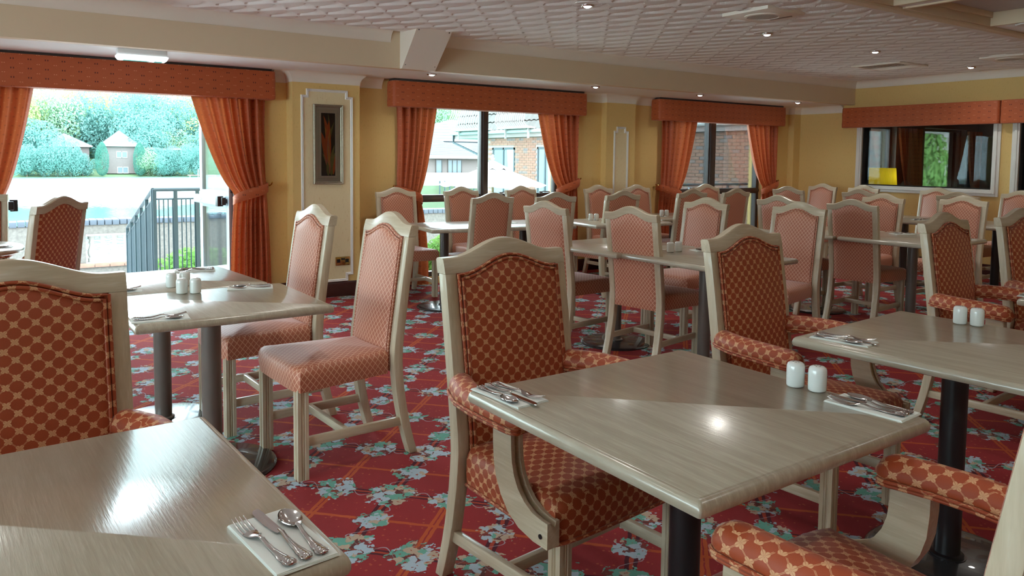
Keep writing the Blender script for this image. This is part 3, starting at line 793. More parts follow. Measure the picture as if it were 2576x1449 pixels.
# ================================================================== TABLES
TZ = .740
def slab(sx, sy, name_parent, mat, rnd_=False):
    def outl(g, z):
        if rnd_: return [((sx/2+g)*cos(2*pi*i/64), (sy/2+g)*sin(2*pi*i/64), z) for i in range(64)]
        pts = []; r = .007
        for cx, cy, a0 in ((1, 1, 0), (-1, 1, 90), (-1, -1, 180), (1, -1, 270)):
            for i in range(5):
                a = radians(a0+22.5*i); pts.append((cx*(sx/2+g-r)+r*cos(a), cy*(sy/2+g-r)+r*sin(a), z))
        return pts
    prof = [(-.010, TZ-.036), (-.003, TZ-.033), (0, TZ-.026), (0, TZ-.016), (-.003, TZ-.008), (-.008, TZ-.0025), (-.014, TZ-.0006), (-.0155, TZ-.0012), (-.017, TZ), ]
    MB().loft([outl(g, z) for g, z in prof]).obj('tabletop', mat, name_parent, smooth=40)
def table(label, x, y, rz, sx, sy, poles, pmat, bmat, group='oak restaurant tables', rnd_=False, br=.26, pr=.041):
    t = thing('pedestal_table', label, 'table', (x, y, 0), radians(rz), group)
    slab(sx, sy, t, M['oak_top'], rnd_)
    for px, py in poles:
        MB().lathe([(pr+.012, .018), (pr+.012, .030), (pr, .034), (pr, TZ-.05), (pr+.02, TZ-.046), (pr+.02, TZ-.036)], 28, (px, py, 0)).obj('pole', pmat, t)
        MB().lathe([(br, 0), (br, .006), (br-.004, .011), (br-.02, .016), (.06, .022), (.06, .024)], 48, (px, py, 0)).obj('base_plate', bmat, t)
        MB().box(px-.15, px+.15, py-.02, py+.02, TZ-.044, TZ-.036).box(px-.02, px+.02, py-.15, py+.15, TZ-.044, TZ-.036).obj('top_bracket', M['black'], t)
    return t
BK, BS, PG, PB = M['black'], M['black_speck'], M['pole_grey'], M['pole_brown']
table('bare front-left oak table with one cutlery setting at its corner', .003, 1.50, 4, .82, .82, [(0, 0)], PG, BS)
table('large front oak table with shakers and two cutlery settings', 1.462, 1.372, 1.5, .845, .825, [(0, 0)], BK, BS)
table('right-hand oak table on a black pole, shakers at its far side', 2.80, 1.338, 5, .83, .83, [(-.13, -.03)], BK, BS)
table('sunlit oak table with shakers, nearer half of the joined pair', .742, 3.43, 2, .775, .69, [(-.03, .02)], PG, BS, br=.27)
table('blown-out sunlit table half nearest the garden doors', .640, 4.145, 7, .775, .74, [(-.01, .04)], PG, BS, br=.27)
table('long window oak table on two dark poles before the middle window', 3.83, 6.17, -8, 1.46, .74, [(-.52, -.12), (.36, .03)], PB, BS, br=.25)
table('near half of the four-shaker oak table, middle of the room', 3.85, 3.47, 2, .82, .80, [(0, .02)], PG, BS)
table('far half of the four-shaker oak table, seen left of the salmon chair', 3.76, 4.275, 4, .82, .80, [(0, 0)], PG, BS)
table('oak table on a grey pole with one cutlery setting, right of the tall red-backed chair', 6.31, 3.47, 4, .90, .82, [(.03, -.0)], PG, BS)
table('oak table end seen between the orange and the tall red-backed chairs', 6.22, 4.29, 4, .90, .80, [(0, 0)], PG, BS)
table('far oak table under the internal window with one setting', 8.50, 4.76, 0, .84, .84, [(0, 0)], PB, BS)
table('far oak table on a black pole below the right end of the internal window', 8.56, 3.74, 0, .84, .84, [(.1, .12)], BK, BS)
table('narrow oak table along the wall by the pilaster with white shakers', 5.16, 5.93, -4, .95, .72, [(0, 0)], PB, BS, br=.22)
table('oak table before the brick-view window with shakers and cutlery', 6.28, 6.20, -3, .95, .72, [(0, 0)], PB, BS, br=.22)
table('oak table corner at the right photo edge with a cutlery setting', 4.405, 1.265, 3, .86, .84, [(0, 0)], BK, BS)
table('round oak table at the left photo edge by the garden doors', -.42, 6.20, 0, .98, .98, [(0, 0)], PG, BS, rnd_=True)

# ================================================================== SHAKERS
def shaker():
    t = thing('shaker', '', 'shaker')
    MB().lathe([(.020, 0), (.0235, .002), (.0245, .006), (.0248, .050), (.0242, .060), (.0215, .066), (.016, .0692), (.006, .0702), (.001, .0703)], 28).obj('body', M['ceramic'], t, smooth=60)
    h = MB()
    for i in range(5): h.lathe([(.0014, .0), (.0014, .0006)], 6, (.008*cos(i*1.257), .008*sin(i*1.257), .0700))
    h.obj('hole', M['hole'], t); MB().lathe([(.013, -.0), (.013, .0012)], 16, (0, 0, 0)).obj('stopper', M['plastic_w'], t)
    return t
S0 = shaker(); first = [True]
def place_shaker(x, y, lb, grp):
    if first[0]: first[0] = False; S0.location = (x, y, TZ+.0002); S0['label'] = lb; S0['group'] = grp; return
    dup(S0, (x, y, TZ+.0002), rnd.uniform(0, 6), lb, grp)
SG = 'white salt and pepper shakers'
for x, y, lb in [
    (1.836, 1.322, 'white shaker on the large front table, left one of the pair'),
    (1.850, 1.262, 'white shaker on the large front table, right one beside the cutlery'),
    (3.120, 1.508, 'white shaker on the right-hand table, left one of its pair'),
    (3.136, 1.452, 'white shaker on the right-hand table, right one of its pair'),
    (.640, 3.700, 'front left of the four shakers on the sunlit table'), (.695, 3.682, 'front right of the four shakers on the sunlit table'),
    (.628, 3.90, 'back left of the four shakers on the sunlit table'), (.689, 3.905, 'back right of the four shakers on the sunlit table'),
    (3.765, 3.735, 'front shaker of four on the mid-room table, nearest the camera'), (3.85, 3.742, 'right front shaker of four on the mid-room table'),
    (3.785, 3.93, 'rear left shaker of four on the mid-room table, beside the salmon chair'), (3.845, 3.96, 'rear right shaker of four on the mid-room table'),
    (4.975, 6.07, 'left white shaker on the table by the pilaster'), (5.03, 6.05, 'right white shaker on the table by the pilaster'),
    (6.09, 6.19, 'left white shaker on the table before the brick-view window'), (6.147, 6.17, 'right white shaker on the table before the brick-view window')]:
    place_shaker(x, y, lb, SG)

# ================================================================== CUTLERY AND NAPKINS
def flat_piece(outline, zf, th):       # outline: list of (y, halfwidth, xoff) -> lens-section strip along y
    rings = []
    for y, w, x0 in outline:
        z = zf(y)
        rings.append([(x0-w, y, z+th*.35), (x0-w*.55, y, z+th*.95), (x0, y, z+th*1.1), (x0+w*.55, y, z+th*.95), (x0+w, y, z+th*.35), (x0+w*.6, y, z), (x0, y, z-.0001), (x0-w*.6, y, z)])
    return rings
KINGS = [(-.095, .0030), (-.0945, .0075), (-.091, .0105), (-.086, .0115), (-.080, .0100), (-.0745, .0086), (-.070, .0095), (-.064, .0088), (-.056, .0070), (-.045, .0056), (-.030, .0044), (-.012, .0036), (.004, .0033), (.015, .0036)]
def hz(y): return .0012+.0065*math.exp(-((y-.012)/.022)**2)+.0028*math.exp(-((y+.09)/.02)**2)
def handle_mb(k=1.0, th=.0030):
    mb = MB().loft(flat_piece([(y, w*k, 0) for y, w in KINGS], hz, th))
    for y, r in ((-.087, .0045), (-.0775, .0030), (-.069, .0026), (-.061, .0020)):       # shell ornament in relief
        mb.lathe([(r, 0), (r*.8, .0007), (r*.3, .0012)], 8, (0, y, hz(y)+th*1.0))
    for s in (-1, 1): mb.tube([(s*w*.78, y, hz(y)+th*.9) for y, w in KINGS[2:-1]], .0007, 5)
    return mb
def make_fork():
    t = thing('fork', '', 'fork'); handle_mb().obj('handle', M['chrome'], t, smooth=60)
    zf = lambda y: hz(.015)+(-.0070)*sin(min(1, max(0, (y-.015)/.032))*pi/2)+.0105*max(0, (y-.050)/.052)**1.6
    hd = MB().loft(flat_piece([(.014, .0036, 0), (.020, .0060, 0), (.026, .0098, 0), (.033, .0118, 0), (.042, .0124, 0), (.050, .0126, 0)], zf, .0022))
    for i in range(4):
        x = -.0106+.00707*i
        hd.loft(flat_piece([(.0495, .0020, x), (.06, .00185, x), (.075, .0017, x), (.088, .0014, x*.98), (.096, .0007, x*.97)], zf, .0020))
    hd.obj('head', M['chrome'], t, smooth=60); return t
def make_knife():
    t = thing('knife', '', 'knife'); handle_mb(.88, .0048).obj('handle', M['chrome'], t, smooth=60)
    zf = lambda y: .0045-.0028*min(1, max(0, (y-.012)/.05))
    prof = [(.012, -.0045, .0045), (.020, -.0062, .0062), (.030, -.0074, .0070), (.055, -.0092, .0074), (.080, -.0100, .0074), (.100, -.0096, .0074), (.112, -.0076, .0070), (.119, -.0040, .0058), (.1215, -.0005, .0038)]
    MB().loft([[(a, y, zf(y)), (a, y, zf(y)+.0007), ((a+b)/2, y, zf(y)+.0017), (b, y, zf(y)+.0016), (b, y, zf(y))] for y, a, b in prof]).obj('blade', M['blade'], t, smooth=40); return t
def make_spoon():
    t = thing('spoon', '', 'spoon'); handle_mb().obj('handle', M['chrome'], t, smooth=60)
    L0, L1, w = .013, .082, .0205; z0 = hz(.015)
    def bowl(u, v):
        k = v; y = L0+(L1-L0)*k; hw = w*(sin(pi*min(1, .055+k*.945))**.62)*(1-.18*(1-k)); hw = max(hw, .0036 if k < .5 else .0008); x = (2*u-1)*hw
        rim = z0-.001+.001*k; dep = .0085*sin(pi*min(1, k*.96+.02))**.8
        return x, y, rim-dep*(1-(2*u-1)**2)+.0012
    b = MB().grid(bowl, 12, 18); o = len(b.v); b.grid(lambda u, v: (bowl(u, v)[0]*1.03, bowl(u, v)[1], bowl(u, v)[2]-.0013-.0*(u)), 12, 18)
    n1 = 13
    b.f = [f if f[0] >= o else f[::-1] for f in b.f][::1]
    for j in range(18):
        for i in (0, 12): a = j*n1+i; b.f.append((a, a+n1, a+n1+o, a+o))
    b.obj('bowl', M['chrome'], t, smooth=70); return t
def make_napkin():
    t = thing('napkin', '', 'napkin')
    for k in range(4):
        g = .001*k; z = k*.0011
        def fn(u, v, k=k, z=z, g=g): return ((u-.5)*(.104-g), (v-.5)*(.205-g*2), z+.0006+.0004*sin(9*u+k)*sin(7*v+k))
        def fb(u, v, k=k, z=z, g=g): p = fn(u, v); return (p[0], p[1], p[2]-.0008)
        m = MB().grid(fn, 8, 12); o = len(m.v); m.grid(fb, 8, 12); m.f = [f if f[0] < o else f[::-1] for f in m.f]
        ring = list(range(9))+[j*9+8 for j in range(1, 13)]+[12*9+i for i in range(7, -1, -1)]+[j*9 for j in range(11, 0, -1)]
        for i in range(len(ring)): a, b = ring[i], ring[(i+1) % len(ring)]; m.f.append((b, a, a+o, b+o))
        m.obj('ply', M['napkin'], t, smooth=30)
    return t
PROTO = dict(napkin=make_napkin(), fork=make_fork(), knife=make_knife(), spoon=make_spoon()); seen = set()
NG = {'napkin': 'folded paper napkins', 'fork': 'silver forks', 'knife': 'silver knives', 'spoon': 'silver spoons'}
def put(kind, x, y, z, rz, label, tilt=0):
    p = PROTO[kind]
    if kind not in seen:
        seen.add(kind); p.location = (x, y, z); p.rotation_euler = (0, 0, rz); p['label'] = label; p['group'] = NG[kind]; return p
    return dup(p, (x, y, z), rz, label, NG[kind])
def setting(x, y, ang, where, items=(('fork', -.030, 4), ('knife', .003, 0), ('spoon', .034, -3))):
    a = radians(ang-90); c_, s_ = cos(a), sin(a)
    put('napkin', x, y, TZ+.0003, a, 'folded white napkin '+where)
    for kd, dx, da in items:
        z = TZ+.0045
        put(kd, x+c_*dx, y+s_*dx, z, a+radians(da), 'silver %s on the napkin %s' % (kd, where))
MS = (('spoon', -.030, -3), ('knife', .003, 3), ('fork', .030, 5))
setting(.357, 1.222, 97, 'at the corner of the bare front-left table')
setting(1.098, 1.672, -84, 'at the left corner of the large front table')
setting(1.842, 1.098, 95, 'at the right corner of the large front table', (('fork', -.026, 6), ('knife', .0, -1), ('spoon', .028, -4)))
setting(2.46, 1.580, -78, 'on the left edge of the right-hand table')
setting(.468, 3.160, -4, 'at the near left corner of the sunlit table', (('fork', -.026, 2), ('spoon', .026, -6)))
setting(.945, 3.700, 165, 'at the seam on the right of the sunlit table', (('fork', -.026, -2), ('spoon', .026, 6)))
setting(.83, 4.40, 170, 'at the far right of the sunlit table by the doors', (('fork', -.026, -2), ('knife', 0, 0), ('spoon', .026, 6)))
setting(.40, 3.90, -8, 'at the left of the sunlit table beyond the armchair', (('fork', -.026, 2), ('spoon', .026, -6)))
setting(4.06, 3.685, 165, 'on the four-shaker table', (('fork', -.022, 0), ('spoon', .022, 3)))
setting(6.56, 3.69, 160, 'on the table behind the tall red-backed chair', (('fork', -.022, 0), ('spoon', .022, 3)))
setting(6.52, 3.16, 170, 'on the far table beside the narrow-looking armchair', (('fork', -.022, 0), ('spoon', .022, 3)))
setting(8.34, 4.50, 178, 'on the table under the internal window', (('fork', -.022, 0), ('knife', 0, 0), ('spoon', .022, 3)))
setting(6.42, 6.14, 160, 'on the table before the brick-view window', (('fork', -.022, 0), ('spoon', .022, 3)))
setting(5.96, 6.12, -20, 'left of the shakers before the brick-view window', (('fork', -.022, 0), ('spoon', .022, 3)))
setting(5.25, 6.06, 180, 'right of the shakers on the table by the pilaster', (('fork', -.022, 0), ('spoon', .022, 3)))
setting(-.10, 6.07, -5, 'on the round table at the left', (('fork', -.022, 0), ('spoon', .022, 3)))
setting(4.07, 1.59, -80, 'on the oak table corner at the right photo edge', (('fork', -.022, 0), ('spoon', .022, 3)))
setting(4.02, 6.20, 172, 'on the long window table', ())

# ================================================================== CEILING LIGHTS
def downlight(label, x, y, z, watts, r=.042, kind='spot', flower=True):
    t = thing('ceiling_spotlight', label, 'spotlight', (x, y, z-(.024 if kind == 'spot' else 0)), rnd.uniform(0, 6), 'recessed ceiling spotlights')
    MB().lathe([(r*.72, -.002), (r*.80, -.010), (r*1.0, -.012), (r*1.14, -.008), (r*1.2, 0), (r*1.2, .004), (r*.72, .02)], 28).obj('trim_ring', M['chrome'], t, smooth=60)
    MB().lathe([(.001, -.019), (r*.35, -.0175), (r*.58, -.013), (r*.68, -.006), (r*.70, .02)], 24).obj('bulb', M['bulb'], t, smooth=60)
    if flower:
        pm = MB()
        for k in range(16): a = k*pi/8; pm.lathe([(.020, .008), (.016, -.001), (.004, -.004)], 8, (cos(a)*r*(1.9+.5*(k % 2)), sin(a)*r*(1.9+.5*(k % 2)), .006))
        pm.lathe([(r*2.7, .012), (r*2.6, .003), (r*1.3, .002), (r*1.1, .010)], 28).obj('plaster_rose', M['artex'], t, smooth=50)
    ld = bpy.data.lights.new('spot_glow', 'SPOT'); ld.energy = watts; ld.color = (1.0, .95, .87); ld.spot_size = radians(150); ld.spot_blend = 1.0; ld.shadow_soft_size = .05
    lo = link('spot_glow', ld, t); lo.location = (0, 0, -.03)
    return t
for x, y, lb in [(3.479, 4.328, 'lit spotlight in plaster rose at the top edge of the photo'), (5.495, 4.364, 'lit spotlight in the fan ceiling just below the round speaker'), (7.20, 4.41, 'lit spotlight in the fan ceiling beyond the speaker, above the square vent'),
                 (9.201, 4.466, 'bright spotlight near the end wall cornice'), (6.80, 2.85, 'spotlight at the right photo edge beyond the ceiling trim')]:
    downlight(lb, x, y, ZC, LAMP_W*(1.0 if x != 9.201 else .8))
for x, y in [(1.5, 4.33), (-.5, 4.33), (-2.6, 4.33), (8.8, 2.85), (3.0, 2.6), (1.1, 2.6), (-.9, 2.6), (-2.9, 2.6), (8.3, .2), (6.3, .2), (4.3, .2), (2.3, .2), (.3, .2), (-1.7, .2), (2.3, -2.0), (.0, -2.0), (5.5, -2.0), (8.3, -2.0)]:
    downlight('added recessed ceiling spotlight out of view, lifting the room light', x, y, ZC, LAMP_W, flower=False)  # unseen spotlights, added to lift the interior light
for x, y, lb in [(3.40, 6.58, 'soffit downlight beneath the boxed duct, over the middle pelmet'), (5.40, 6.55, 'soffit downlight over the right end of the middle pelmet'), (7.05, 6.56, 'soffit downlight over the left end of the corner pelmet'), (8.93, 6.55, 'soffit downlight over the right end of the corner pelmet')]:
    downlight(lb, x, y, ZS, SOFFIT_W, r=.040, kind='soffit', flower=False)

# bulkhead emergency light under the soffit
t = thing('emergency_light', 'lit white emergency light fixed under the soffit above the garden doors', 'light', (.872, 6.52, ZS))
MB().box(-.172, .172, -.06, .06, -.045, 0).obj('housing', M['plastic_w'], t, bevel=.004)
MB().loft([[(x*a, y*b, z) for x, y in ((-.18, -.068), (.18, -.068), (.18, .068), (-.18, .068))] for z, a, b in ((-.045, 1, 1), (-.058, .99, .97), (-.075, .93, .8), (-.080, .90, .7))]).obj('diffuser', M['tube'], t, bevel=.004)
ar = MB().box(-.13, .02, -.02, .02, -.083, -.0805).add([(.02, -.038, -.082), (.02, .038, -.082), (.07, 0, -.082)], [(0, 1, 2)]).box(.085, .14, -.035, .035, -.083, -.0805); ar.obj('green_arrow', plain('green_sign_ink', (.02, .45, .34), .5), t)

# ceiling speaker panels
def speaker(label, x, y, rz):
    t = thing('ceiling_speaker', label, 'speaker', (x, y, ZC-.040), radians(rz), 'square ceiling speakers')
    MB().box(-.21, .21, -.21, .21, 0, .05).obj('panel', M['paint_pale'], t, bevel=.006)
    MB().lathe([(.135, .002), (.135, -.006), (.115, -.010), (.112, -.004), (.112, .004)], 40).obj('bezel', M['paint_pale'], t, smooth=50)
    gm = MB()
    for i in range(-9, 10):
        h = sqrt(max(0, .110**2-(i*.0118)**2))
        if h > .02: gm.box(i*.0118-.0028, i*.0118+.0028, -h, h, -.007, -.003).box(-h, h, i*.0118-.0028, i*.0118+.0028, -.0072, -.0032)
    gm.obj('grille', plain('beige_grille', (.50, .43, .36), .5), t, smooth=0); MB().lathe([(.11, .0), (.11, .001)], 32).obj('cone', M['hole'], t)
    MB().box(.155, .172, -.13, .06, -.004, .002).obj('slot', plain('brown_slot', (.16, .10, .06), .6), t)
speaker('square ceiling panel with round speaker grille at the top of the photo', 4.73, 3.80, 0)
speaker('square ceiling panel with round speaker grille near the right photo edge', 8.66, 3.82, 0)
t = thing('ceiling_vent', 'square slatted air vent in the fan ceiling near the end wall', 'vent', (8.42, 4.98, ZC-.036))
bars_ = MB(); bars(bars_, -.29, .29, -.29, .29, .05, 0, .02)
bars_.v = [(x, z, y) for x, y, z in bars_.v]; bars_.f = [f[::-1] for f in bars_.f]; bars_.obj('frame', M['paint_pale'], t, bevel=.003)
MB().box(-.25, .25, -.25, .25, .016, .02).obj('duct_opening', M['hole'], t)
for i in range(12):
    for a, b in ((-.24, -.01), (.01, .24)):
        y = -.23+i*.042
        if (a < 0) == (True): MB().add([(a, y, .0), (b, y, .0), (b, y+.030, .016), (a, y+.030, .016), (a, y+.003, -.002), (b, y+.003, -.002), (b, y+.033, .014), (a, y+.033, .014)], [(0, 1, 2, 3), (7, 6, 5, 4), (0, 4, 5, 1), (1, 5, 6, 2), (2, 6, 7, 3), (3, 7, 4, 0)]).obj('slat', M['paint_pale'], t, smooth=0)
        else: x = .02+i*.019; MB().add([(x, -.24, .0), (x, .24, .0), (x+.013, .24, .014), (x+.013, -.24, .014), (x+.002, -.24, -.002), (x+.002, .24, -.002), (x+.015, .24, .012), (x+.015, -.24, .012)], [(0, 1, 2, 3), (7, 6, 5, 4), (0, 4, 5, 1), (1, 5, 6, 2), (2, 6, 7, 3), (3, 7, 4, 0)]).obj('slat', M['paint_pale'], t, smooth=0)

# ================================================================== PICTURE, SOCKET, SENSOR
t = thing('framed_picture', 'tall narrow framed print of orange flowers on the pier', 'picture', (2.562, 7.116, 1.10))
w, h = .148, .762
fp = [(0, 0), (0, .022), (.006, .026), (.012, .022), (.016, .024), (.024, .012), (.028, .010), (.028, 0)]
crn = [(-w, 0), (-w, h), (w, h), (w, 0)]; rings = []
for i in range(5):
    x, z = crn[i % 4]; sx = 1 if x < 0 else -1; sz = 1 if z == 0 else -1; rings.append([(x+sx*d, -y, z+sz*d) for d, y in fp])
MB().loft(rings, True, False).obj('frame', plain('silver_gilt_frame', (.34, .29, .21), .35, .25, 60, Metallic=.6), t, smooth=30)
MB().box(-w+.02, w-.02, -.006, 0, .02, h-.02).obj('mount_board', plain('cream_mount_board', (.72, .68, .58), .7), t)
ln = MB(); bars(ln, -.098, .098, .052, h-.052, .0022, -.0068, -.0058); ln.obj('mount_line', plain('grey_green_line', (.42, .46, .36), .7), t)
bz = MB(); bars(bz, -.074, .074, .076, h-.076, .0045, -.0072, -.006); bz.obj('mount_bevel', plain('white_bevel', (.85, .84, .80), .7), t)
def m_art():
    g = G('dark_print_ground'); n = g.noise(g.coord(), 18, 3); g.pbr(g.mix(n, (.016, .010, .010), (.05, .032, .026)), .6); return g.mat
art = MB().box(-.070, .070, -.0070, -.006, .080, h-.080).obj('print', m_art(), t)
def m_petal(nm, a, b):
    g = G(nm); x = g.xyz(g.coord('UV')); n = g.noise(g.coord('Object', (90, 1, 14)), 1, 3)
    g.pbr(g.mix(n, a, b), .6); return g.mat
PT = [m_petal('orange_petal', (.50, .055, .012), (.75, .16, .03)), m_petal('yellow_petal', (.62, .36, .05), (.70, .20, .03)), m_petal('olive_leaf', (.13, .13, .035), (.30, .27, .08)), m_petal('pink_petal', (.46, .10, .07), (.60, .24, .14))]
def petal(x0, z0, x1, z1, wd, mi, bend=0, lay=0):
    L = math.hypot(x1-x0, z1-z0); ux, uz = (x1-x0)/L, (z1-z0)/L; l, r_ = [], []
    for i in range(13):
        k = i/12; hw = wd*sin(pi*k**.8)**.9; cx = x0+ux*L*k+bend*sin(pi*k)*uz; cz = z0+uz*L*k-bend*sin(pi*k)*ux
        cl = lambda x, z: (max(-.0695, min(.0695, x)), -.0073-.0001*lay, max(.0805, min(h-.0805, z)))
        l.append(cl(cx-uz*hw, cz+ux*hw)); r_.append(cl(cx+uz*hw, cz-ux*hw))
    MB().add(l+r_[::-1], [(i, i+1, 24-i, 25-i) for i in range(12)]).obj('petal', PT[mi], art, smooth=0)
for i, a in enumerate([(.02, .10, -.060, .30, .016, 2, .01), (.02, .09, .062, .38, .018, 2, -.01), (.0, .35, .060, .60, .012, 2, -.01), (-.01, .40, .0, .68, .010, 2, .015), (.01, .12, -.066, .42, .026, 3, .012), (.0, .38, -.045, .66, .018, 0, .01), (.01, .20, -.068, .50, .028, 0, .0),
                       (.0, .30, -.035, .56, .016, 1, .008), (.01, .22, .010, .62, .030, 0, -.012), (.014, .16, .024, .55, .010, 1, -.02), (.005, .18, -.002, .46, .016, 3, 0), (.012, .10, -.004, .40, .009, 1, .004), (.03, .08, .066, .31, .020, 2, .0), (.05, .09, .070, .28, .012, 0, .0), (.0, .08, -.01, .22, .016, 2, 0), (.012, .10, .018, .24, .007, 3, 0)]): petal(*a, lay=i)
MB().add([(-w+.024, -.0105, .024), (w-.024, -.0105, .024), (w-.024, -.0105, h-.024), (-w+.024, -.0105, h-.024)], [(0, 1, 2, 3)]).obj('glazing', M['glass_pic'], t, smooth=0)

t = thing('wall_socket', 'double brass wall socket low on the pier panel', 'socket', (2.702, 7.114, .345))
MB().box(-.073, .073, -.010, 0, -.043, .043).obj('plate', M['brass'], t, bevel=.003)
for sx in (-.043, .043):
    MB().box(sx-.004, sx+.004, -.0108, -.009, .006, .018).box(sx-.015, sx-.006, -.0108, -.009, -.012, -.004).box(sx+.006, sx+.015, -.0108, -.009, -.012, -.004).box(sx-.018, sx+.018, -.0104, -.009, -.014, .020).obj('pin_socket', M['plastic_k'], t)
for sx in (-.008, .012): MB().box(sx-.008, sx+.008, -.014, -.009, .010, .030).obj('rocker', M['plastic_k'], t, bevel=.002)
for sx in (-.058, .058): MB().lathe([(.003, 0), (.0025, .0012)], 8).obj('screw', M['brass'], t); t.children[-1].location = (sx, -.010, 0); t.children[-1].rotation_euler = (pi/2, 0, 0)
t = thing('motion_sensor', 'small white sensor high in the corner right of the pier', 'sensor', (2.905, 7.298, 1.86))
MB().box(-.022, .030, -.045, 0, 0, .115).obj('case', M['plastic_w'], t, bevel=.006); MB().box(-.014, .020, -.0465, -.044, .062, .10).obj('lens', M['plastic_k'], t, bevel=.001)
MB().box(-.010, .016, -.0462, -.044, .045, .052).obj('label_strip', M['alu'], t)
# ================================================================== THE NEXT ROOM, SEEN THROUGH THE INTERNAL WINDOWS
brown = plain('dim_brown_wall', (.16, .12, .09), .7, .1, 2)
N = MB()
a0 = 10.04
for a, b in ((11.05, 12.66), (13.55, 15.0)):
    N.box(a0, a, 7.30, 7.55, 0, 2.6).box(a, b, 7.30, 7.55, 1.98, 2.6).box(a, b, 7.30, 7.55, 0, .5); a0 = b
N.box(a0, 15.6, 7.30, 7.55, 0, 2.6).box(15.45, 15.6, 0, 7.3, 0, 2.6).box(10.04, 15.6, -.1, 0, 0, 2.6)
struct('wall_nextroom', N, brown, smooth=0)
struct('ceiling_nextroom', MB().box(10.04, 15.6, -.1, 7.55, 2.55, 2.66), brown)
struct('floor_nextroom', MB().box(14.5, 15.6, -.1, 7.56, -.12, -.001), M['carpet'])
def window_b(n, x0, x1, mull):
    r = link('window_%d' % n, None); r.location = (x0, 7.42, .5); r['kind'] = 'structure'; X = x1-x0
    mb = MB(); bars(mb, 0, X, 0, 1.48, .05, -.03, .04); mb.obj('frame', M['bronze'], r, bevel=.003)
    for a in mull: MB().box(a-x0-.05, a-x0+.05, -.035, .04, .05, 1.43).obj('mullion', M['bronze'], r, bevel=.003)
    MB().box(.02, X-.02, .0, .006, .02, 1.46).obj('pane', M['glass'], r, smooth=0)
window_b(8, 11.05, 12.66, [11.70]); window_b(9, 13.55, 15.0, [14.75])
M['curtain_dark'] = M['curtain']
curtain('dim red curtain in the next room beside the brick view', 13.30, 12.50, 12.95, 12.85, 13.3, seed=11, nf=6, y=7.2, zt=.75, z1=1.95)
curtain('dim red curtain in the next room at the far right', 15.35, 14.85, 15.12, 15.05, 15.35, seed=12, nf=5, y=7.2, zt=.75, z1=1.95)
t = thing('side_table', 'dark side table with lamp in the next room', 'table', (11.0, 6.565, 0))
MB().box(-.28, .28, -.28, .28, .60, .63).obj('tabletop', M['skirt'], t, bevel=.004)
for sx in (-.23, .23):
    for sy in (-.23, .23): MB().box(sx-.02, sx+.02, sy-.02, sy+.02, 0, .60).obj('leg', M['skirt'], t)
t = thing('table_lamp', 'lit table lamp with pleated yellow shade behind the internal window', 'lamp', (11.0, 6.565, .63))
MB().lathe([(.09, 0), (.09, .02), (.03, .05), (.055, .14), (.06, .22), (.03, .31), (.012, .34), (.012, .46)], 28).obj('base', M['brass'], t, smooth=60)
g = G('yellow_silk_shade'); n_ = g.noise(g.coord('Object', (40, 40, 1)), 3, 3); cc_ = g.mix(n_, (.38, .31, .012), (.52, .44, .03))
mxs = g.n('MixShader', i0=.55, i1=g.n('BsdfDiffuse', Color=cc_), i2=g.n('BsdfTranslucent', Color=cc_)); g.t.links.new(mxs, g.out.inputs[0])
sh = MB().grid(lambda u, v: ((.205+.022*(1-v))*(1+.004*cos(60*2*pi*u))*cos(2*pi*u), (.205+.022*(1-v))*(1+.004*cos(60*2*pi*u))*sin(2*pi*u), .375+.275*v), 240, 6); sh.obj('shade', g.mat, t, smooth=60)
MB().tube([(0, 0, .65), (0, 0, .685), (.016, 0, .70), (0, 0, .718), (-.016, 0, .70), (0, 0, .685)], .003, 6).obj('finial', M['brass'], t)
ld = bpy.data.lights.new('lamp_glow', 'POINT'); ld.energy = 2.6; ld.color = (1, .85, .45); ld.shadow_soft_size = .04; lo = link('lamp_glow', ld, t); lo.location = (.05, -.06, .52)
for x, y, rz, lb in ((12.6, 4.9, 100, 'dim dining chair in the next room, left of two'), (13.3, 4.55, 60, 'dim dining chair in the next room, right of two')):
    chair(DINE, x, y, rz, lb, GD, None)

# ================================================================== OUTDOORS
stone = plain('pale_paving_stone', (.55, .54, .53), .8, .12, 4)
coping = plain('blue_grey_coping_brick', (0.068, 0.084, 0.108), .7, .25, 6)
flint = plain('flint_rubble', (0.136, 0.124, 0.112), .8, .5, 22)
cast = plain('cast_stone', (.42, .41, .39), .8, .1, 14)
iron = plain('painted_iron', (.016, .035, .045), .5, .2, 10)
struct('ground_terrace', MB().box(-8, 12.7, 7.55, 9.9, -.30, -.062), plain('terrace_mortar', (.40, .38, .36), .9))
tr = link('trim_terrace', None); tr['kind'] = 'structure'; sl = None
for i in range(11):
    for j in range(4):
        if sl is None: sl = MB().box(0, .582, 0, .566, 0, .045).mesh('paving_slab', stone, bevel=.006)
        o = link('paving_slab', sl, tr); o.location = (-2.4+.592*i, 7.58+.578*j, -.075+rnd.uniform(-.002, .002))
struct('ground_lower_terrace', MB().box(-8, 12.7, 9.9, 14.4, -3.2, -.78), stone)
st = link('trim_steps', None); st['kind'] = 'structure'
for i in range(4): MB().box(.2, 1.45, 9.9+.3*i, 10.2+.3*i, -.8, -.06-.17*(i+1)+.0).obj('step', stone, st, bevel=.01)
